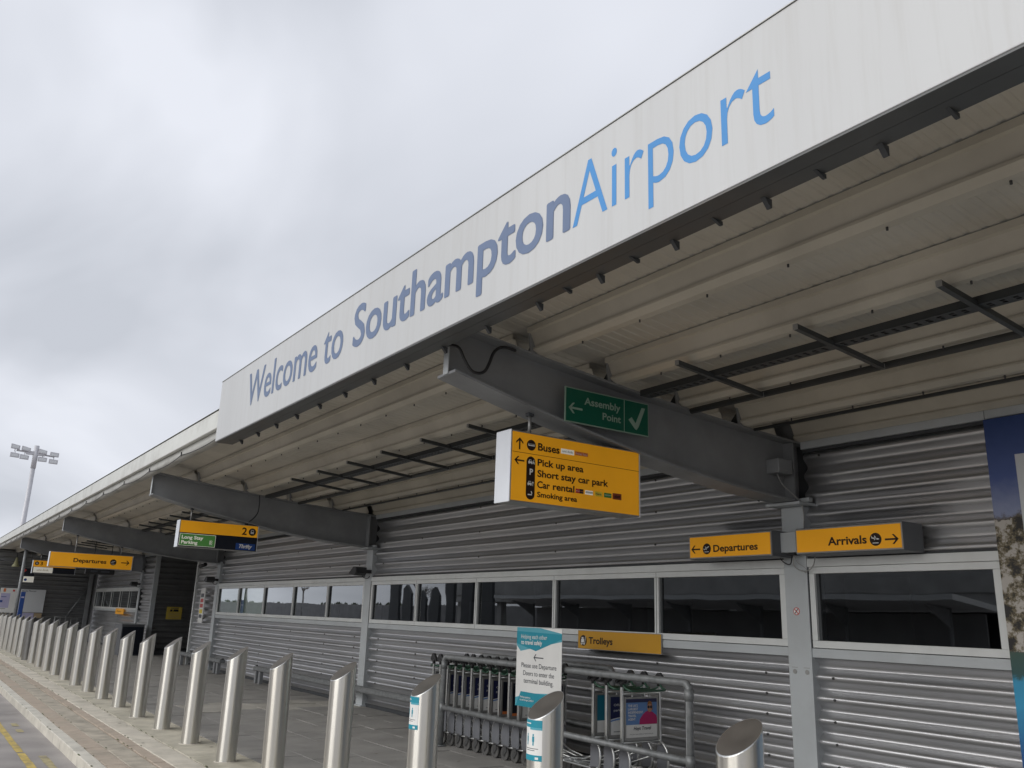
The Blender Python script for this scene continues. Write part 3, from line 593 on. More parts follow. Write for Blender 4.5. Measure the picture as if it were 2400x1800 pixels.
# big bus / car park direction sign on the nearest beam
o, p = hanging('direction_sign', 'yellow hanging direction sign listing Buses, Pick up area and Car rental', -5.35, 3.595, 4.918, 2.438, 2.986, .2, (3.835, 4.713))
p.uparrow('letter', 3.674, 2.839, 2.932, .066)
p.disc('pictogram_disc', 'letter', 3.784, 2.886, .042); p.bus_side(3.784, 2.887, .042)
p.text('Buses', 'letter', 3.848, 2.856, .056, .211, bold=.026)
p.rect('operator_patch', 'whitelit', 4.074, 4.206, 2.862, 2.902); p.text('uni-link', 'ink', 4.085, 2.874, .018, .108, d=.004)
p.rect('operator_patch', 'orange', 4.217, 4.350, 2.868, 2.898); p.text('Long Stay', 'whiteprint', 4.224, 2.876, .013, .118, d=.004)
p.rect('divider_line', 'letter', 3.61, 4.904, 2.8165, 2.8195)
p.arrow('letter', 3.629, 3.722, 2.755, .062, 'L')
p.pill('pictogram_bar', 'letter', 3.785, 2.467, 2.798, .041)
p.car_icon(3.787, 2.758, .038, 'person'); p.text('P', 'whiteprint', 3.772, 2.657, .044, .032, bold=.03, d=.005, name='parking_symbol'); p.car_icon(3.785, 2.592, .038, 'key')
p.multi('cigarette_symbol', 'whiteprint', [[(3.762, 2.5), (3.80, 2.5), (3.80, 2.508), (3.762, 2.508)], [(3.797, 2.51), (3.803, 2.515), (3.795, 2.532), (3.789, 2.53)]], .005)
p.text('Pick up area', 'letter', 3.847, 2.737, .050, .457, bold=.026); p.text('Short stay car park', 'letter', 3.848, 2.651, .050, .717, bold=.026)
p.text('Car', 'letter', 3.848, 2.566, .050, .123, bold=.026); p.text('rental', 'letter', 4.0, 2.566, .050, .214, bold=.026); p.text('Smoking area', 'letter', 3.85, 2.495, .039, .392, bold=.026)
p.rect('operator_patch', 'red', 4.227, 4.266, 2.566, 2.601); p.text('avis', 'whiteprint', 4.231, 2.579, .011, .031, d=.004); p.rect('operator_patch', 'navy', 4.2665, 4.306, 2.566, 2.601); p.text('budget', 'orange', 4.27, 2.579, .010, .032, d=.004)
p.rect('operator_patch', 'whitelit', 4.324, 4.404, 2.565, 2.598); p.multi('operator_stripe', 'letter', [[(4.328, 2.577), (4.402, 2.577), (4.402, 2.580), (4.328, 2.580)], [(4.328, 2.584), (4.402, 2.584), (4.402, 2.588), (4.328, 2.588)]])
p.rect('operator_patch', 'yprint', 4.424, 4.501, 2.562, 2.600); p.text('Hertz', 'ink', 4.434, 2.574, .014, .058, bold=.01, d=.004)
p.rect('operator_patch', 'gprint', 4.522, 4.600, 2.562, 2.599); p.text('europcar', 'whiteprint', 4.527, 2.577, .013, .068, d=.004)
p.rect('operator_patch', 'bprint', 4.613, 4.708, 2.556, 2.606); p.text('sixt', 'letter', 4.63, 2.571, .022, .062, bold=.03, d=.004)
# bus stop 2 sign
o, p = hanging('bus_stop_sign', 'hanging sign for stop 2 with green Long Stay Parking panel and Thrifty logo', -14.80, 3.55, 4.862, 2.54, 2.975, .2, (3.739, 4.67), facez=(2.777, 2.968))
p.rect('lower_panel', 'navy', 3.562, 4.852, 2.549, 2.7765, .001)
p.rect('green_panel_border', 'whitelit', 3.569, 4.153, 2.563, 2.760, .0022); p.rect('green_panel', 'greenlit', 3.576, 4.146, 2.569, 2.753, .0036)
p.text('Long Stay', 'whitelit', 3.604, 2.674, .052, .347, bold=.03, d=.0055); p.text('Parking', 'whitelit', 3.604, 2.595, .050, .262, bold=.03, d=.0055)
p.text('SO', 'whitelit', 4.055, 2.642, .028, .048, bold=.03, d=.0055); p.text('SU', 'whitelit', 4.055, 2.608, .028, .048, bold=.03, d=.0055); p.rect('small_print', 'greentext', 4.055, 4.115, 2.594, 2.598, .0055)
p.text('2', 'letter', 4.58, 2.813, .116, .083, bold=.022); p.disc('pictogram_disc', 'letter', 4.757, 2.867, .063); p.bus_icon(4.757, 2.867, .062)
p.rect('logo_patch', 'blue', 4.498, 4.829, 2.558, 2.666, .0025); p.text('Thrifty', 'whiteprint', 4.552, 2.590, .056, .228, bold=.045, shear=.25, d=.0045)
# departures sign hanging further along
o, p = hanging('departures_sign', 'long yellow hanging Departures sign with arrow, left of the Long Stay sign', -24.25, 2.853, 4.785, 2.452, 2.815, .2, (3.42, 4.5))
p.text('Departures', 'letter', 3.395, 2.585, .094, .765, bold=.026); p.disc('pictogram_disc', 'letter', 4.322, 2.631, .076); p.plane_icon(4.322, 2.631, .076, R(20)); p.arrow('letter', 4.511, 4.712, 2.632, .12, 'R')
box('back_box', 'casegrey', o, -24.42, -24.18, 4.80, 5.05, 2.44, 2.79)
# stop 3 sign
o, p = hanging('bus_stop_sign', 'small hanging sign for stop 3 with cream uni-link panel, behind the Departures sign', -33.70, 3.505, 4.83, 2.53, 2.96, .2, (3.733, 4.6), facez=(2.745, 2.952))
p.rect('lower_panel', 'navy', 3.517, 4.82, 2.538, 2.7445, .001); p.rect('cream_panel', 'whitelit', 3.54, 4.134, 2.552, 2.735, .0025); p.text('uni-link', 'wood', 3.65, 2.61, .07, .36, d=.0045)
p.disc('pictogram_disc', 'letter', 3.623, 2.857, .062); p.bus_icon(3.623, 2.857, .06); p.text('3', 'letter', 3.725, 2.80, .11, .075, bold=.02)
# assembly point sign fixed to the beam
o = thing('assembly_point_sign', 'green Assembly Point sign with arrow and tick on the nearest beam', 'sign', (-5.215, 4.53, 3.117))
z0, z1, y0, y1 = 3.120, 3.406, 4.081, 4.986
box('board', 'greentext', o, -5.226, -5.214, y0, y1, z0, z1)
p = Plane((-5.214, 0, 0), (0, 1, 0), (0, 0, 1), o)
p.rect('green_panel', 'greensign', y0+.008, 4.704, z0+.008, z1-.008); p.rect('green_panel', 'greensign', 4.714, y1-.008, z0+.008, z1-.008)
p.text('Assembly', 'greentext', 4.275, 3.287, .058, .388, bold=.022, d=.004); p.text('Point', 'greentext', 4.469, 3.191, .056, .2, bold=.022, d=.004)
p.arrow('greentext', 4.114, 4.256, 3.238, .088, 'L', d=.004)
p.poly('tick', 'greentext', [(4.755, 3.236), (4.79, 3.262), (4.835, 3.215), (4.905, 3.36), (4.945, 3.36), (4.87, 3.19), (4.845, 3.158), (4.828, 3.165)], .004)
for y in (4.2, 4.9): box('fixing_clip', 'steel', o, -5.36, -5.226, y-.015, y+.015, 3.30, 3.33)
# lightboxes on the wall
def lightbox(name, label, x0, x1, z0, z1, y0, xe):
    o = thing(name, label, 'sign', ((x0+x1)/2, y0, z0))
    box('casing', 'casegrey', o, x0-.006, xe, y0+.012, WY-.015, z0-.012, z1+.012, bevel=.006)
    p = Plane((0, y0+.012, 0), (1, 0, 0), (0, 0, 1), o)
    p.rect('face_frame', 'edge', x0-.004, x1+.004, z0-.004, z1+.004, .006, .006); p.rect('face_panel', 'yellowlit', x0+.008, x1-.008, z0+.008, z1-.008, .010, .006); p.O = p.O+p.n*.010
    return o, p
o, p = lightbox('departures_lightbox', 'yellow wall lightbox reading Departures, left of the grey column', -6.43, -5.377, 2.257, 2.479, 6.72, -5.37)
p.arrow('letter', -6.401, -6.279, 2.348, .082, 'L'); p.disc('pictogram_disc', 'letter', -6.188, 2.348, .055); p.plane_icon(-6.188, 2.348, .055, R(25)); p.text('Departures', 'letter', -6.10, 2.314, .066, .567, bold=.026)
o, p = lightbox('arrivals_lightbox', 'yellow wall lightbox reading Arrivals, right of the grey column', -5.09, -4.04, 2.257, 2.472, 6.72, -4.035)
p.text('Arrivals', 'letter', -4.75, 2.315, .068, .386, bold=.026); p.disc('pictogram_disc', 'letter', -4.281, 2.344, .055); p.plane_icon(-4.281, 2.344, .055, R(-12)); p.arrow('letter', -4.194, -4.07, 2.338, .082, 'R')
o = thing('trolleys_sign', 'flat yellow Trolleys sign on the corrugated wall below the windows', 'sign', (-7.9, 7.04, 1.26))
box('board', 'edge', o, -8.643, -7.178, 7.03, 7.045, 1.258, 1.478)
p = Plane((0, 7.03, 0), (1, 0, 0), (0, 0, 1), o); p.rect('face_panel', 'yellow', -8.637, -7.184, 1.264, 1.472)
p.disc('pictogram_disc', 'letter', -8.537, 1.358, .064, .004); p.text('Trolleys', 'letter', -8.432, 1.327, .073, .44, bold=.026, d=.004)
p.multi('trolley_symbol', 'whiteprint', [[(-8.575, 1.335), (-8.52, 1.335), (-8.52, 1.375), (-8.575, 1.375)], [(-8.565, 1.378), (-8.53, 1.378), (-8.53, 1.397), (-8.565, 1.397)], [(-8.51, 1.325), (-8.502, 1.325), (-8.49, 1.405), (-8.498, 1.405)], [(-8.585, 1.32), (-8.5, 1.32), (-8.5, 1.328), (-8.585, 1.328)], [(-8.57, 1.306), (-8.555, 1.306), (-8.555, 1.318), (-8.57, 1.318)], [(-8.525, 1.306), (-8.51, 1.306), (-8.51, 1.318), (-8.525, 1.318)]], .006)
for x in (-8.5, -7.9, -7.3): box('fixing_batten', 'edge', o, x-.02, x+.02, 7.045, 7.1, 1.28, 1.46)
# teal and white covid notice tied to the trolley rack
o = thing('travel_safely_notice', 'white and teal Helping each other to travel safely notice on the trolley rack', 'notice', (-7.94, 5.9, .65))
box('board', 'whiteprint', o, -8.352, -7.52, 5.895, 5.9, .653, 1.497)
p = Plane((0, 5.895, 0), (1, 0, 0), (0, 0, 1), o)
p.poly('teal_band', 'teall', [(-8.352, 1.497), (-8.352, 1.30), (-8.275, 1.24), (-7.52, 1.365), (-7.52, 1.45), (-7.9, 1.497)], .001)
p.poly('teal_band', 'teal', [(-8.352, 1.455), (-8.352, 1.32), (-7.984, 1.25), (-7.52, 1.39), (-7.52, 1.44)], .0025)
p.poly('teal_band', 'teall', [(-8.352, .653), (-7.52, .653), (-7.52, .835), (-8.1, .80), (-8.352, .74)], .001); p.poly('teal_band', 'teal', [(-8.34, .653), (-7.52, .653), (-7.52, .80), (-8.25, .81)], .0025)
p.text('Helping each other', 'whiteprint', -8.265, 1.378, .045, .487, d=.0045); p.text('to travel safely', 'whiteprint', -8.263, 1.316, .045, .395, bold=.02, d=.0045)
p.arrow('ink', -8.022, -7.84, 1.181, .075, 'L', t=.011)
p.text('Please use Departure', 'ink', -8.25, 1.068, .05, .645); p.text('Doors to enter the', 'ink', -8.21, .985, .05, .565); p.text('terminal building.', 'ink', -8.20, .905, .05, .545)
p.text('Working together to', 'whiteprint', -8.262, .745, .018, .20, bold=.02, d=.0045); p.text('stay safe through COVID-19', 'whiteprint', -8.262, .715, .018, .26, bold=.02, d=.0045)
for x, z in ((-8.2, 1.05), (-7.65, 1.05)): box('cable_tie', 'black', o, x-.006, x+.006, 5.90, 5.94, z-.006, z+.006)
# no-smoking disc on the column
o = thing('no_smoking_sticker', 'small round red no smoking sticker on the grey column', 'sticker', (-5.365, WY-.014, 1.75))
p = Plane((0, WY-.012, 0), (1, 0, 0), (0, 0, 1), o); p.disc('red_ring', 'red', -5.365, 1.747, .036, .002); p.disc('white_field', 'whiteprint', -5.365, 1.747, .029, .0035)
p.multi('bar', 'red', [[(-5.388, 1.767), (-5.382, 1.772), (-5.342, 1.727), (-5.348, 1.722)]], .006); p.multi('cigarette', 'ink', [[(-5.385, 1.73), (-5.378, 1.725), (-5.345, 1.765), (-5.352, 1.77)]], .005)
# landscape poster at the right
o = thing('landscape_poster', 'tall landscape poster with blue sky, rocks and turquoise water at the right edge', 'poster', (-1.6, 7.03, .1))
box('printed_panel', 'landscape', o, -3.425, 1.4, 7.015, 7.04, .05, 3.285)
p = Plane((0, 7.015, 0), (1, 0, 0), (0, 0, 1), o); p.rect('white_text_panel', 'boardwhite', -3.21, -.6, 2.30, 2.972, .004, .004)
p.rect('white_text_panel', 'boardwhite', -3.38, -.6, .2, .56, .004, .004)
# notices far along the building
o = thing('notice_strip', 'narrow white strip of coloured notices beside the second recess corner', 'notice', (-25.3, 7.0, 1.18))
box('board', 'whiteprint', o, -25.5, -25.07, 6.98, 7.0, 1.18, 2.125)
p = Plane((0, 6.98, 0), (1, 0, 0), (0, 0, 1), o)
for i, (a, c, mm) in enumerate([(1.87, 1.97, 'ink'), (1.73, 1.83, 'red'), (1.59, 1.69, 'red'), (1.43, 1.54, 'yprint'), (1.31, 1.40, 'ink')]): p.rect('notice_block', mm, -25.44, -25.15, a, c)
for z in (1.3, 2.0): box('standoff', 'edge', o, -25.3, -25.26, 7.0, 7.1, z-.02, z+.02)
o = thing('yellow_wall_notice', 'square yellow notice on the dark recess wall', 'notice', (-31.64, 7.85, 1.16))
box('board', 'noticeyellow', o, -31.665, -31.645, 7.59, 8.10, 1.165, 1.577)
p = Plane((-31.645, 0, 0), (0, 1, 0), (0, 0, 1), o); p.rect('heading', 'ink', 7.72, 7.98, 1.52, 1.545); p.multi('vehicle_symbol', 'navy', [[(7.69, 1.42), (7.78, 1.42), (7.78, 1.49), (7.71, 1.49)], [(7.80, 1.42), (7.98, 1.42), (7.98, 1.475), (7.95, 1.495), (7.82, 1.495)]])
for i in range(4): p.rect('text_line', 'wood', 7.66, 8.03, 1.36-i*.05, 1.375-i*.05)
o = thing('yellow_sill_notice', 'small yellow notice under the distant strip window', 'notice', (-36.2, 6.95, 1.24))
box('board', 'yellowlit', o, -37.0, -35.57, 6.97, 6.99, 1.24, 1.445)
p = Plane((0, 6.97, 0), (1, 0, 0), (0, 0, 1), o); p.text('Entrance', 'letter', -36.7, 1.31, .07, .8)
box('standoff', 'edge', o, -36.3, -36.25, 6.99, 7.1, 1.3, 1.4)
# boards on the end wall
XB = XE+.06
o = thing('information_board', 'white information board headed in dark letters on the end wall', 'board', (XB, 4.7, 1.12))
box('board', 'boardwhite', o, XB, XB+.05, 4.22, 5.19, 1.125, 2.095, bevel=.01)
p = Plane((XB+.05, 0, 0), (0, 1, 0), (0, 0, 1), o); p.text('Study Planner', 'ink', 4.27, 2.0, .06, .55, bold=.01); p.rect('bottom_lip', 'edge', 4.22, 5.19, 1.125, 1.15)
box('lower_board', 'lilac', o, XB, XB+.03, 4.17, 4.86, .3, 1.12); box('leaflet_box', 'wood', o, XB, XB+.1, 4.88, 5.16, .92, 1.11)
o = thing('transport_notice_board', 'pale lilac notice board with orange logos at the far left edge', 'board', (XB, 3.8, 1.1))
box('board', 'whiteprint', o, XB, XB+.04, 3.46, 4.17, 1.1, 2.12, bevel=.008)
p = Plane((XB+.04, 0, 0), (0, 1, 0), (0, 0, 1), o); p.rect('orange_logo', 'orange', 3.57, 3.66, 1.96, 2.1); p.rect('red_logo', 'red', 3.92, 4.0, 1.98, 2.06)
p.rect('lilac_panel', 'lilac', 3.5, 3.85, 1.3, 1.9, .001); p.rect('blue_line', 'blue', 3.53, 3.72, 1.74, 1.765, .003); p.rect('vehicle_symbol', 'blue', 3.5, 3.6, 1.52, 1.61, .003); p.rect('text_line', 'ink', 3.56, 3.75, 1.26, 1.275)
# ------------------------------------------------------------------ bollards
ORD = ['first', 'second', 'third', 'fourth', 'fifth', 'sixth', 'seventh', 'eighth', 'ninth', 'tenth', 'eleventh', 'twelfth', 'thirteenth', 'fourteenth', 'fifteenth', 'sixteenth', 'seventeenth', 'eighteenth', 'nineteenth', 'twentieth', 'twenty-first', 'twenty-second', 'twenty-third', 'twenty-fourth', 'twenty-fifth', 'twenty-sixth', 'twenty-seventh']
def bollard(m):
    r = .105; n = 40; o = thing('bollard', '', 'bollard', (0, 0, 0), 'steel bollards along the kerb'); ct = lambda y: 1.116+y/r*.076
    ring = [(r*math.cos(2*math.pi*i/n), r*math.sin(2*math.pi*i/n)) for i in range(n)]
    b = MB(); b.add([(x, y, 0) for x, y in ring]+[(x, y, ct(y)-.004) for x, y in ring], [(i, (i+1) % n, n+(i+1) % n, n+i) for i in range(n)], True); b.build('body', m, o)
    b = MB(); k = .965
    b.add([(x, y, ct(y)-.004) for x, y in ring]+[(x*.99, y*.99, ct(y)) for x, y in ring]+[(x*k, y*k, ct(y*k)+.0005) for x, y in ring], [(i, (i+1) % n, n+(i+1) % n, n+i) for i in range(n)]+[(n+i, n+(i+1) % n, 2*n+(i+1) % n, 2*n+i) for i in range(n)]); b.build('rim', 'chrome', o)
    MB().add([(x*k, y*k, ct(y*k)+.0003) for x, y in ring], [tuple(range(n))]).build('cap', 'staincap', o)
    b = MB(); q = [(.106, 0), (.125, 0), (.118, .004), (.106, .006)]
    vs = [(a*math.cos(2*math.pi*i/n), a*math.sin(2*math.pi*i/n), z) for i in range(n) for a, z in q]
    b.add(vs, [(i*4+j, ((i+1) % n)*4+j, ((i+1) % n)*4+j+1, i*4+j+1) for i in range(n) for j in range(3)]); b.build('base_seal', 'edgeslab', o)
    return o
proto = bollard('stain')
bol = []
for k in range(27):
    o = proto if k == 0 else copy_tree(proto)
    o.location = (-2.79-1.428*k, 3.2+random.uniform(-.006, .006), 0); o.rotation_euler = (random.uniform(-.01, .01), random.uniform(-.01, .01), random.uniform(-.08, .08))
    o['label'] = 'slant-topped steel bollard, %s in the row counted from the lower right' % ORD[k]
    if k in (1, 2): o.rotation_euler = (0, 0, 0)
    bol.append(o)
bol[0]['label'] = 'nearest slant-topped steel bollard, at the lower right in front of the corrugated wall'
bol[1]['label'] = 'steel bollard with a white and teal sticker, in front of the trolley rack'
bol[2]['label'] = 'steel bollard with a sticker, standing left of the trolley rack'
for ch in bol[18].children:
    if ch.name.startswith('body'): ch.data = ch.data.copy(); ch.data.materials[0] = M['staindull']
def sticker(k, label, a0, a1):
    # paper wrapped round the bollard; angles in the ground plane
    cx, cy = bol[k].location.x, bol[k].location.y
    o = thing('bollard_sticker', label, 'sticker', (cx, cy, .8), 'distancing stickers on bollards')
    def patch(name, m, u0, u1, z0, z1, d):
        n = 8; r = .105+d; vs = []
        for i in range(n+1):
            a = a0+(a1-a0)*(u0+(u1-u0)*i/n); vs += [(cx+r*math.cos(a), cy+r*math.sin(a), z0), (cx+r*math.cos(a), cy+r*math.sin(a), z1)]
        return MB().add(vs, [(2*i, 2*i+2, 2*i+3, 2*i+1) for i in range(n)], True).build(name, m, o)
    patch('paper', 'whiteprint', 0, 1, .825, 1.04, .0012); patch('teal_band', 'teal', 0, 1, 1.0, 1.04, .002); patch('teal_band', 'teal', 0, 1, .825, .855, .002); patch('teal_band', 'teall', .45, 1, .988, 1.0, .002)
    for u in (.3, .62):
        patch('person_symbol', 'teal', u-.05, u+.05, .925, .953, .002); patch('person_symbol', 'teal', u-.03, u+.03, .905, .925, .002); patch('person_symbol', 'teal', u-.03, u+.03, .955, .966, .002)
    patch('text_line', 'ink', .15, .85, .887, .890, .002); patch('text_line', 'ink', .25, .7, .877, .880, .002); patch('text_line', 'whiteprint', .1, .5, 1.018, 1.024, .0028); patch('logo', 'whiteprint', .72, .86, .833, .845, .0028)
sticker(1, 'white and teal distancing sticker on the bollard before the trolley rack', R(233), R(314))
sticker(2, 'white and teal distancing sticker on the bollard left of the trolley rack', R(226), R(307))
# ------------------------------------------------------------------ trolley rack
TY0 = 5.975
o = thing('trolley_rack', 'grey galvanised tube rack holding the luggage trolleys against the wall', 'rack', (-8, TY0, 0))
def elbow_path(xa, xb, y, z, rr=.06): 
    return [(xa, y, 0), (xa, y, z-rr)]+[(xa+rr-rr*math.cos(math.pi/2*i/5), y, z-rr+rr*math.sin(math.pi/2*i/5)) for i in range(1, 6)]+[(xb-rr+rr*math.sin(math.pi/2*i/5), y, z-rr+rr*math.cos(math.pi/2*i/5)) for i in range(6)]+[(xb, y, z-rr), (xb, y, 0)]
tube('front_frame', 'galv', o, elbow_path(-10.09, -5.76, TY0, 1.08), .035, 14)
tube('lower_rail', 'galv', o, [(-10.09, TY0, .46), (-5.76, TY0, .425)], .032, 12)
for x in (-10.09, -5.76):
    for z in (.46 if x < -8 else .425, .98): MB().tube([(x, TY0, z-.05), (x, TY0, z+.05)], .042, 14).build('tube_clamp', 'galv', o)
    MB().tube([(x, TY0, 0), (x, TY0, .012)], .075, 14).build('base_flange', 'galv', o)
tube('rear_frame', 'galv', o, elbow_path(-10.4, -7.68, 6.75, 1.08), .036, 12)
tube('rear_lower_rail', 'galv', o, [(-10.4, 6.75, .45), (-7.68, 6.75, .44)], .032, 10)
# ------------------------------------------------------------------ luggage trolleys (user side at -x, deck towards +x)
def trolley(ad):
    o = thing('luggage_trolley', '', 'trolley', (0, 0, 0), 'nested luggage trolleys in the rack')
    for s in (-1, 1):
        y = s*.26
        box('post', 'chrome', o, -.016, .016, y-.011, y+.011, .40, 1.0, bevel=.004)
        g = MB().prism([(-.04, 1.0), (-.07, 1.02), (-.05, 1.07), (-.02, 1.10), (.012, 1.098), (.045, 1.06), (.085, 1.01), (.07, .998), (.035, 1.025), (.0, 1.04), (-.018, 1.0)], y-.02, y+.02, lambda a, c, d: (a, d, c)).build('grip', 'black', o, bevel=.006)
        MB().tube([(0, y, .965), (0, y, 1.04)], .022, 10).build('grip_socket', 'black', o)
        MB().prism([(-.1, .17), (-.105, .3), (-.075, .375), (-.02, .42), (.03, .42), (.05, .36), (.055, .16), (-.03, .14)], y-.022, y-.008, lambda a, c, d: (a, d, c)).build('side_plate', 'plate', o, bevel=.004)
        tube('side_tube', 'chrome', o, smooth_path([(.0, y, .43), (-.05, y-.002, .41), (-.1, y-.004, .34), (-.112, y-.004, .24), (-.09, y-.004, .17), (-.02, y, .148), (.2, y*.9, .143), (.85, y*.45, .125)], 5), .0125, 8)
        c = MB().prism([(-.055, .15), (.0, .15), (.02, .11), (-.035, .05), (-.055, .06)], y-.026, y-.02, lambda a, cc, d: (a, d, cc)).prism([(-.055, .15), (.0, .15), (.02, .11), (-.035, .05), (-.055, .06)], y+.02, y+.026, lambda a, cc, d: (a, d, cc)).box(-.055, .005, y-.026, y+.026, .145, .165).build('castor', 'castor', o)
        MB().disc((-.04, y, .073), (0, 1, 0), .073, .03, 18).build('wheel', 'rubber', c); MB().disc((-.04, y, .073), (0, 1, 0), .035, .036, 12).build('hub', 'castor', c)
        tube('deck_bar', 'chrome', o, [(0, s*.12, .30), (.3, s*.11, .19), (.86, s*.07, .13)], .010, 8)
    tube('handle', 'green', o, smooth_path([(0, -.26, 1.0), (-.05, -.25, .955), (-.12, -.22, .935), (-.135, 0, .935), (-.12, .22, .935), (-.05, .25, .955), (0, .26, 1.0)], 4), .011, 8)
    tube('brake_bar', 'green', o, smooth_path([(.0, -.25, .96), (.05, -.2, .93), (.05, .2, .93), (0, .25, .96)], 4), .008, 6)
    tube('cross_tube', 'chrome', o, [(0, -.26, .90), (0, .26, .90)], .009, 8); tube('cross_tube', 'chrome', o, [(0, -.26, .44), (0, .26, .44)], .012, 8); tube('cross_tube', 'chrome', o, [(.6, -.17, .14), (.6, .17, .14)], .01, 8)
    f = MB().box(-.012, .012, -.232, .232, .455, .485).box(-.012, .012, -.232, .232, .85, .868).box(-.012, .012, -.232, -.214, .485, .85).box(-.012, .012, .214, .232, .485, .85).build('panel_frame', 'edge', o)
    for y in (-.12, .12): box('panel_hook', 'chrome', f, -.004, .004, y-.006, y+.006, .868, .9)
    a1, a2, zsplit = ad
    box('advert_panel', a1, f, -.008, .008, -.214, .214, zsplit, .85); box('advert_foot', a2, f, -.008, .008, -.214, .214, .485, zsplit)
    if a1 == 'adnavy':
        for sgn in (-1, 1):
            pl = Plane((sgn*.008, 0, 0), (0, sgn, 0), (0, 0, 1), f); pts = [(-.213, .60), (.213, .60)]+[(.213-.426*i/10, .60+.055*math.sin(math.pi*(i/10*.6+.2))) for i in range(11)]
            pl.poly('white_curve', 'whiteprint', pts, .002); pl.poly('colour_curve', 'skyprint', [(a, b_-.008) for a, b_ in pts[2:]]+[(a, b_-.022) for a, b_ in pts[2:][::-1]], .0035)
            pl.text('Official airport', 'whiteprint', -.17, .76, .022, .3); pl.text('parking', 'whiteprint', -.17, .71, .022, .15); pl.rect('small_print', 'ink', -.17, .12, .512, .517)
    MB().disc((.8, 0, .055), (0, 1, 0), .055, .03, 14).build('front_wheel', 'rubber', o); box('front_fork', 'castor', o, .775, .825, -.022, .022, .09, .13)
    box('deck_tray', 'plate', o, .15, .7, -.1, .1, .150, .156)
    return o
tp = trolley(('adnavy', 'whiteprint', .60)); tq = trolley(('navy', 'orange', .515)); tn = trolley(('teald', 'whiteprint', .60)); tl = trolley(('skyprint', 'whiteprint', .605))
LX = [-10.577, -10.40, -10.204, -10.01, -9.811, -9.609, -9.404, -9.188, -8.979, -8.776, -8.57, -8.365]
used = set()
def put(pr, x, rot, label):
    o = pr if pr.name not in used else copy_tree(pr); used.add(pr.name); o.location = (x, 6.36, 0); o.rotation_euler = (0, 0, rot+random.uniform(-.012, .012)); o['label'] = label
for i, x in enumerate(LX):
    put(tq if i in (8, 9) else tp, x, 0, 'luggage trolley, %s from the left end of the long nested row' % ORD[i])
put(tn, -7.24, math.pi, 'luggage trolley with teal advert, deepest of the three at the right of the rack')
put(tp, -7.03, math.pi, 'luggage trolley with navy advert, middle of the three at the right of the rack')
put(tl, -6.80, math.pi, 'luggage trolley with the pale blue travel agent advert, at the right of the rack')
# print of the last trolley: heading, figure in pink, brand line (local coordinates, user side)
fr = [c for c in tl.children if c.name.startswith('panel_frame')][0]
WL[fr.name] = Vector((0, 0, 0)); pl = Plane((-.008, 0, 0), (0, -1, 0), (0, 0, 1), fr)
for i, tx in enumerate(["THE UK'S", 'LARGEST', 'INDEPENDENT', 'TRAVEL', 'AGENT']): pl.text(tx, 'whiteprint', -.185, .775-i*.032, .021, (.13, .135, .205, .11, .1)[i], bold=.02, d=.003)
pl.rect('dark_strip', 'adnavy', -.214, .214, .815, .85, .001)
pl.poly('pink_coat', 'pink', [(-.03, .606), (-.025, .655), (.02, .70), (.06, .725), (.1, .735), (.15, .72), (.2, .69), (.214, .66), (.214, .606)], .003)
pl.disc('face', 'skin', .112, .765, .033, .004, ry=.045); pl.poly('hair', 'hair', [(.078, .78), (.085, .815), (.11, .828), (.138, .815), (.147, .78), (.15, .74), (.142, .74), (.138, .79), (.112, .802), (.088, .79)], .0055)
pl.disc('sunglass_lens', 'navy', .095, .768, .015, .006); pl.disc('sunglass_lens', 'navy', .129, .768, .015, .006)
pl.text('Hays Travel', 'ink', -.11, .555, .032, .24, bold=.015, shear=.2, d=.003); pl.text('Find your next holiday at haystravel.co.uk', 'ink', -.16, .512, .009, .32, d=.003)
# ------------------------------------------------------------------ low crash rails by the wall
def crash(label, xa, xb, posts):
    o = thing('crash_rail', label, 'rail', ((xa+xb)/2, 6.86, 0), 'low crash rails along the wall')
    MB().prism([(6.80, .27), (6.92, .27), (6.93, .29), (6.93, .34), (6.91, .36), (6.81, .36), (6.79, .34), (6.79, .29)], xa, xb, lambda a, c, d: (d, a, c)).build('rail', 'galv', o)
    for x in posts:
        for dx_ in (0, .26): box('post', 'steel', o, x+dx_, x+dx_+.1, 6.82, 6.90, 0, .27, bevel=.004)
    for x in (xa, xb): tube('end_bracket', 'dark', o, [(x, 6.86, .36), (x, 6.86, .385)], .03, 8)
crash('low grey crash rail passing in front of the second column', -19.85, -10.95, (-19.83, -11.3))
crash('low grey crash rail beside the recess corner', -26.6, -22.4, (-26.5, -23.0))
# ------------------------------------------------------------------ cables and boxes on the nearest column and beam
o = thing('junction_box', 'grey junction box between the Departures and Arrivals lightboxes', 'box', (-5.33, 6.95, 2.3))
box('case', 'column', o, -5.45, -5.20, 6.86, 7.035, 2.285, 2.475, bevel=.006); box('gland', 'black', o, -5.32, -5.25, 6.9, 6.98, 2.262, 2.285)
tube('cable', 'cablegrey', o, smooth_path([(-5.29, 6.94, 2.262), (-5.30, 6.95, 2.17), (-5.24, 6.97, 2.12), (-5.17, 7.0, 2.125), (-5.12, 7.0, 2.17), (-5.08, 6.98, 2.245)]), .006, 6)
tube('cable', 'cablegrey', o, smooth_path([(-5.28, 6.94, 2.262), (-5.27, 6.96, 2.2), (-5.22, 6.98, 2.16), (-5.19, 6.99, 2.13), (-5.2, 6.99, 2.10), (-5.24, 6.99, 2.13)]), .003, 6)
tube('cable', 'black', o, smooth_path([(-5.31, 6.94, 2.262), (-5.33, 6.95, 2.2), (-5.37, 6.97, 2.18), (-5.42, 6.96, 2.2), (-5.45, 6.94, 2.24)]), .006, 6)
o = thing('emergency_light_box', 'small dark switch box at the wall end of the nearest beam', 'box', (-5.3, 6.75, 3.0))
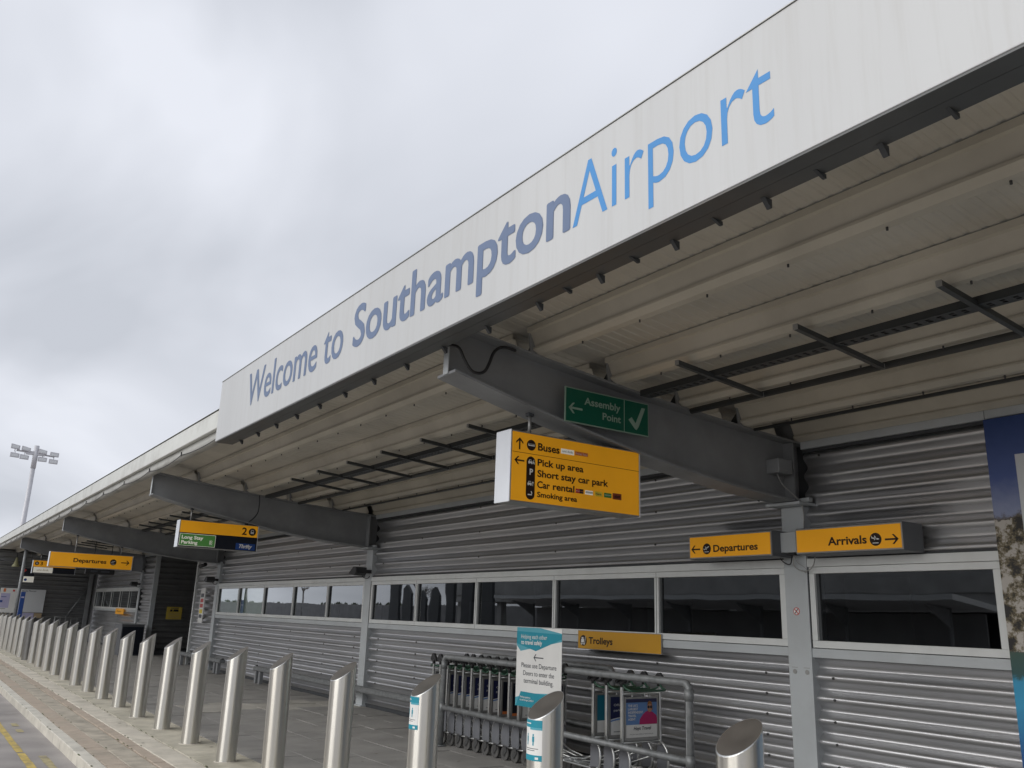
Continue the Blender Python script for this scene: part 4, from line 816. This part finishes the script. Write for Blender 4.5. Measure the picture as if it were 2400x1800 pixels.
box('case', 'steel', o, -5.345, -5.19, 6.66, 6.86, 3.02, 3.16, bevel=.01); box('label_plate', 'cablegrey', o, -5.19, -5.188, 6.72, 6.79, 3.045, 3.052)
tube('cable', 'cablegrey', o, smooth_path([(-5.26, 6.72, 3.02), (-5.24, 6.76, 2.92), (-5.21, 6.88, 2.83), (-5.19, 6.96, 2.76), (-5.195, 7.0, 2.65), (-5.215, 7.02, 2.56), (-5.22, 7.02, 2.48)]), .005, 6)
o = thing('beam_cable', 'thick black cable looping off the end of the nearest beam', 'cable', (-5.3, 3.2, 3.3))
tube('cable_loop', 'black', o, smooth_path([(-5.30, 2.98, 3.54), (-5.21, 3.06, 3.52), (-5.19, 3.11, 3.43), (-5.19, 3.17, 3.36), (-5.19, 3.23, 3.345), (-5.19, 3.29, 3.37), (-5.19, 3.33, 3.44), (-5.19, 3.36, 3.52), (-5.19, 3.40, 3.57), (-5.20, 3.47, 3.60), (-5.24, 3.6, 3.61)]), .012, 10)
o = thing('beam_cable', 'thin black cable hanging down the second beam above the Long Stay sign', 'cable', (-14.75, 4.6, 3.2))
tube('cable_loop', 'black', o, smooth_path([(-14.66, 4.80, 3.5), (-14.655, 4.81, 3.35), (-14.66, 4.80, 3.2), (-14.66, 4.74, 3.1), (-14.67, 4.68, 3.04), (-14.75, 4.67, 3.0)]), .009, 8)
# floodlights, camera
def flood(label, x):
    o = thing('floodlight', label, 'floodlight', (x, 6.95, 2.3))
    MB().prism([(-.22, -.04), (-.02, .08), (.10, .07), (.12, -.03), (.04, -.08)], 6.72, 6.94, lambda a, c, d: (x+a, d, 2.33+c)).build('housing', 'black', o, bevel=.008)
    box('bracket', 'black', o, x-.02, x+.1, 6.94, 7.04, 2.3, 2.36); tube('cable', 'black', o, smooth_path([(x, 6.9, 2.27), (x-.02, 6.95, 2.22), (x+.03, 7.0, 2.21), (x+.07, 7.02, 2.25)]), .007, 6)
flood('black floodlight on the second column above the windows', -14.78); flood('small black floodlight on the third column', -24.25); flood('distant black floodlight on the fourth column', -33.72)
o = thing('security_camera', 'small security camera high on the wall by the recess corner', 'camera', (-25, 6.9, 2.7))
MB().tube([(-24.72, 6.8, 2.75), (-25.05, 6.74, 2.70)], .05, 10).build('body', 'black', o); box('bracket', 'frame', o, -24.95, -24.85, 6.8, 7.1, 2.64, 2.70)
# litter bin by the recess, guard rail by the end wall
o = thing('litter_bin', 'dark box-shaped litter bin in front of the recess corner', 'bin', (-31.4, 6.6, 0))
box('body', 'casegrey', o, -32.2, -31.06, 6.12, 6.82, 0, .97, bevel=.01); box('door', 'navy', o, -31.06, -31.04, 6.15, 6.79, .03, .90); box('top_lip', 'steel', o, -32.22, -31.03, 6.10, 6.84, .97, .99, bevel=.005)
o = thing('guard_railing', 'low grey tube guard railing near the end wall', 'railing', (-40, 5.8, 0))
tube('frame', 'galv', o, [(-40, 5.3, 0), (-40, 5.3, 1.02), (-40, 6.12, 1.0), (-40, 6.12, 0)], .03, 8)
for y in (5.5, 5.7, 5.9): tube('bar', 'galv', o, [(-40, y, .1), (-40, y, 1.01)], .016, 6)
o = thing('departures_display', 'dark electronic display hanging behind the Departures sign', 'display', (-30, 5, 2.48))
box('case', 'black', o, -30.1, -29.98, 4.60, 5.45, 2.485, 2.64, bevel=.02)
p = Plane((-29.98, 0, 0), (0, 1, 0), (0, 0, 1), o); p.rect('screen_text', 'ink', 4.75, 4.95, 2.55, 2.60); p.rect('screen_text', 'ink', 5.05, 5.3, 2.55, 2.60)
for y in (4.8, 5.3): tube('hanger', 'dark', o, [(-30.04, y, 2.63), (-30.04, y, zt(y)+.2)], .012, 6)
# canopy post with timetable case, flag sign, bell lamp at the far end
o = thing('canopy_post', 'grey round post under the fourth beam with a blue timetable case', 'post', (-33.73, 3.25, 0))
tube('shaft', 'galv', o, [(-33.73, 3.25, 0), (-33.73, 3.25, 3.30)], .055, 12); box('timetable_case', 'blue', o, -33.80, -33.66, 3.32, 3.45, .95, 1.90, bevel=.01); box('timetable_sheet', 'lilac', o, -33.658, -33.656, 3.34, 3.43, 1.7, 1.75)
o = thing('bus_stop_flag', 'navy and white bus stop flag sign hanging near the far post', 'sign', (-38, 3.9, 2.3))
box('upper_panel', 'navy', o, -38.02, -37.99, 3.715, 4.06, 2.52, 2.815); box('lower_panel', 'whitelit', o, -38.02, -37.99, 3.72, 4.08, 2.30, 2.515); tube('hanger', 'dark', o, [(-38, 3.9, 2.81), (-38, 3.9, zt(3.9)+.2)], .012, 6)
p = Plane((-37.99, 0, 0), (0, 1, 0), (0, 0, 1), o); p.disc('route_symbol', 'blue', 3.80, 2.39, .05); p.poly('red_corner', 'red', [(3.72, 2.66), (3.80, 2.75), (3.72, 2.80)])
o = thing('bell_lamp', 'cream bell-shaped lamp hanging at the far left beam', 'lamp', (-42.9, 3.83, 3))
sh = MB(); nseg = 18; prof = [(.03, 3.40), (.05, 3.36), (.055, 3.25), (.075, 3.22), (.10, 3.12), (.145, 3.04), (.15, 3.01), (.13, 3.01)]
sh.add([(-42.9+r_*math.cos(2*math.pi*i/nseg), 3.83+r_*math.sin(2*math.pi*i/nseg), z) for i in range(nseg) for r_, z in prof], [(i*8+j, ((i+1) % nseg)*8+j, ((i+1) % nseg)*8+j+1, i*8+j+1) for i in range(nseg) for j in range(7)], True); sh.build('shade', 'lampshade', o); tube('stem', 'dark', o, [(-42.9, 3.83, 3.38), (-42.9, 3.83, 3.80)], .015, 6)
# ------------------------------------------------------------------ floodlight mast beyond the canopy
ms = thing('floodlight_mast', 'tall grey floodlight mast with eight lamps beyond the canopy', 'mast', (-102, 9, 0))
def onray(px, py, X):        # measured once from the photograph to fix the mast's real size
    d = rt2*((px-1200)/FPX)+up2*((900-py)/FPX)+fw; return Vector((0, 0, 1.6))+d*(X/d.x)
top = onray(87, 1045, -102); T = top.z
MB().tube([(-102, top.y, -.1), (-102, top.y, T-2.4)], [.30, .22], 14).build('shaft', 'mast', ms); MB().tube([(-102, top.y, T-2.4), (-102, top.y, T)], .25, 12).build('head_tube', 'mast', ms)
zc = T-.85
tube('cross_arm', 'mast', ms, [(-102, top.y-1.8, zc+.15), (-102, top.y+1.8, zc-.1)], .09, 8); box('arm_bracket', 'mast', ms, -102.2, -101.8, top.y-.9, top.y+.9, zc-.15, zc+.2)
for dy_, dz, a in [(-1.95, .5, .25), (-1.9, -.4, .1), (-.95, .4, .35), (-1.0, -.5, .1), (.6, .3, .3), (.7, -.55, 0), (1.75, .1, .05), (1.75, -.65, .05)]:
    y, z = top.y+dy_, zc+dz; l = MB().prism([(-.42, -.22), (.42, -.22-a*.3), (.42, .22-a*.4), (-.42, .26)], -101.95, -101.7, lambda q, c, d: (d, y+q, z+c)).build('lamp', 'mast', ms, bevel=.02)
    box('lamp_glass', 'lampglass', l, -101.70, -101.68, y-.32, y+.3, z-.16, z+.1); tube('lamp_arm', 'mast', l, [(-101.9, y, z), (-102, y, zc)], .04, 6)
# ------------------------------------------------------------------ across the road: what the windows mirror
cp = thing('car_park_building', 'grey open-deck car park across the road, mirrored in the windows', 'building', (-36, -24, 0))
for z in (2.6, 5.6, 8.6):
    box('deck', 'concrete', cp, -58, -14, -40, -20, z, z+.5); box('parapet', 'concrete', cp, -58, -14, -20.2, -19.9, z+.5, z+1.4)
for i in range(9):
    x = -57+i*5.3
    for y in (-21, -30, -39): box('pillar', 'concrete', cp, x, x+.5, y, y+.5, -.1, 8.6)
    if i < 8: MB().tube([(x+.4, -20.6, 5.5), (x+4.9, -20.6, 3.1)], .09, 6).build('brace', 'shadowy', cp)
box('core_wall', 'shadowy', cp, -58, -14, -36, -35.8, -.1, 9)
def shelter(label, x0, x1, y):
    o = thing('bus_shelter', label, 'shelter', ((x0+x1)/2, y, 0), 'bus shelters across the road')
    MB().prism([(y-1.2, 2.15), (y+1.2, 2.4), (y+1.2, 2.55), (y-1.2, 2.3)], x0, x1, lambda a, c, d: (d, a, c)).build('roof', 'shelter', o)
    x = x0+.8
    while x < x1: tube('post', 'steel', o, [(x, y-.4, -.1), (x, y-.4, 2.3)], .06, 8); MB().prism([(y-.45, 1.7), (y-.35, 1.7), (y+.8, 2.33), (y-.45, 2.2)], x-.03, x+.03, lambda a, c, d: (d, a, c)).build('bracket', 'steel', o); x += 3.2
    box('back_screen', 'shadowy', o, x0+.3, x1-.3, y-1.0, y-.96, .3, 2.1)
shelter('pale-roofed bus shelter across the road, mirrored in the windows', -33, -12, -9)
# dark slanted panels standing in a row, mirrored as a jagged outline
ORD2 = ORD
for i, (x, h, w) in enumerate([(-45.5, 5.4, 1.5), (-47.6, 4.6, 1.2), (-49.6, 4.2, 1.1), (-51.6, 3.4, 1.0), (-53.3, 3.2, 1.2), (-55.6, 3.6, 1.3), (-57.6, 4.5, 1.4)]):
    o = MB().prism([(x, -.1), (x+w, -.1), (x+w, h-.6), (x+w*.4, h), (x, h-.25)], -15.2, -15.0, lambda a, c, d: (a, d, c)).build('screen_panel', 'dark', origin=(x, -15.1, 0))
    tag(o, 'tall dark slanted panel across the road, %s from the car park' % ORD[i], 'panel', 'screen panels across the road')
o = thing('boundary_wall', 'long plain dark boundary wall across the car park, mirrored in the left windows', 'wall', (-150, -45, 0))
for i in range(26): box('wall_panel', 'shadowy', o, -262+i*8, -254.15+i*8, -45, -44.8, -.1, 2.75)
box('coping', 'concrete', o, -262, -54, -45.03, -44.77, 2.752, 2.82)
b = MB()
for i in range(9000):
    x = random.uniform(-260, 40); y = -62+random.uniform(-3, 3); h = 2.9+.35*math.sin(x*.07)+.3*math.sin(x*.21+1)+.25*math.sin(x*.9)
    z = random.uniform(0, max(.8, h)); s = random.uniform(.2, .6); a = random.uniform(0, 6.28)
    b.add([(x+s*math.cos(a), y+s*math.sin(a), z-s*.6), (x-s*math.cos(a), y-s*math.sin(a), z-s*.4), (x+random.uniform(-.2, .2), y, z+s)], [(0, 1, 2)])
hd = b.build('treeline', 'hedge'); hd['kind'] = 'stuff'; hd['label'] = 'far dark hedge line across the car park'
for i, (x, y, h) in enumerate([(-95, -48, 8), (-120, -52, 7), (-150, -45, 9)]):
    tr = thing('bare_tree', ['bare winter tree across the car park, nearest of three', 'bare winter tree across the car park, middle of three', 'bare winter tree across the car park, farthest of three'][i], 'tree', (x, y, 0), 'bare trees across the car park')
    MB().tube([(x, y, -.1), (x+.1, y, h*.4), (x, y+.1, h*.6)], [.25, .18, .12], 8).build('trunk', 'bark', tr)
    b = MB()
    def limb(p, d, ln, r, lv):
        q = p+d*ln; b.tube([p, q], [r, r*.6], 5, False)
        if lv < 4:
            for _ in range(3 if lv < 3 else 4): limb(p.lerp(q, random.uniform(.6, 1)), (d+Vector((random.uniform(-.8, .8), random.uniform(-.8, .8), random.uniform(-.1, .6)))).normalized(), ln*.68, r*.55, lv+1)
    for _ in range(4): limb(Vector((x, y, h*random.uniform(.35, .6))), Vector((random.uniform(-.7, .7), random.uniform(-.7, .7), .8)).normalized(), h*.25, .09, 1)
    b.build('crown', 'bark', tr)
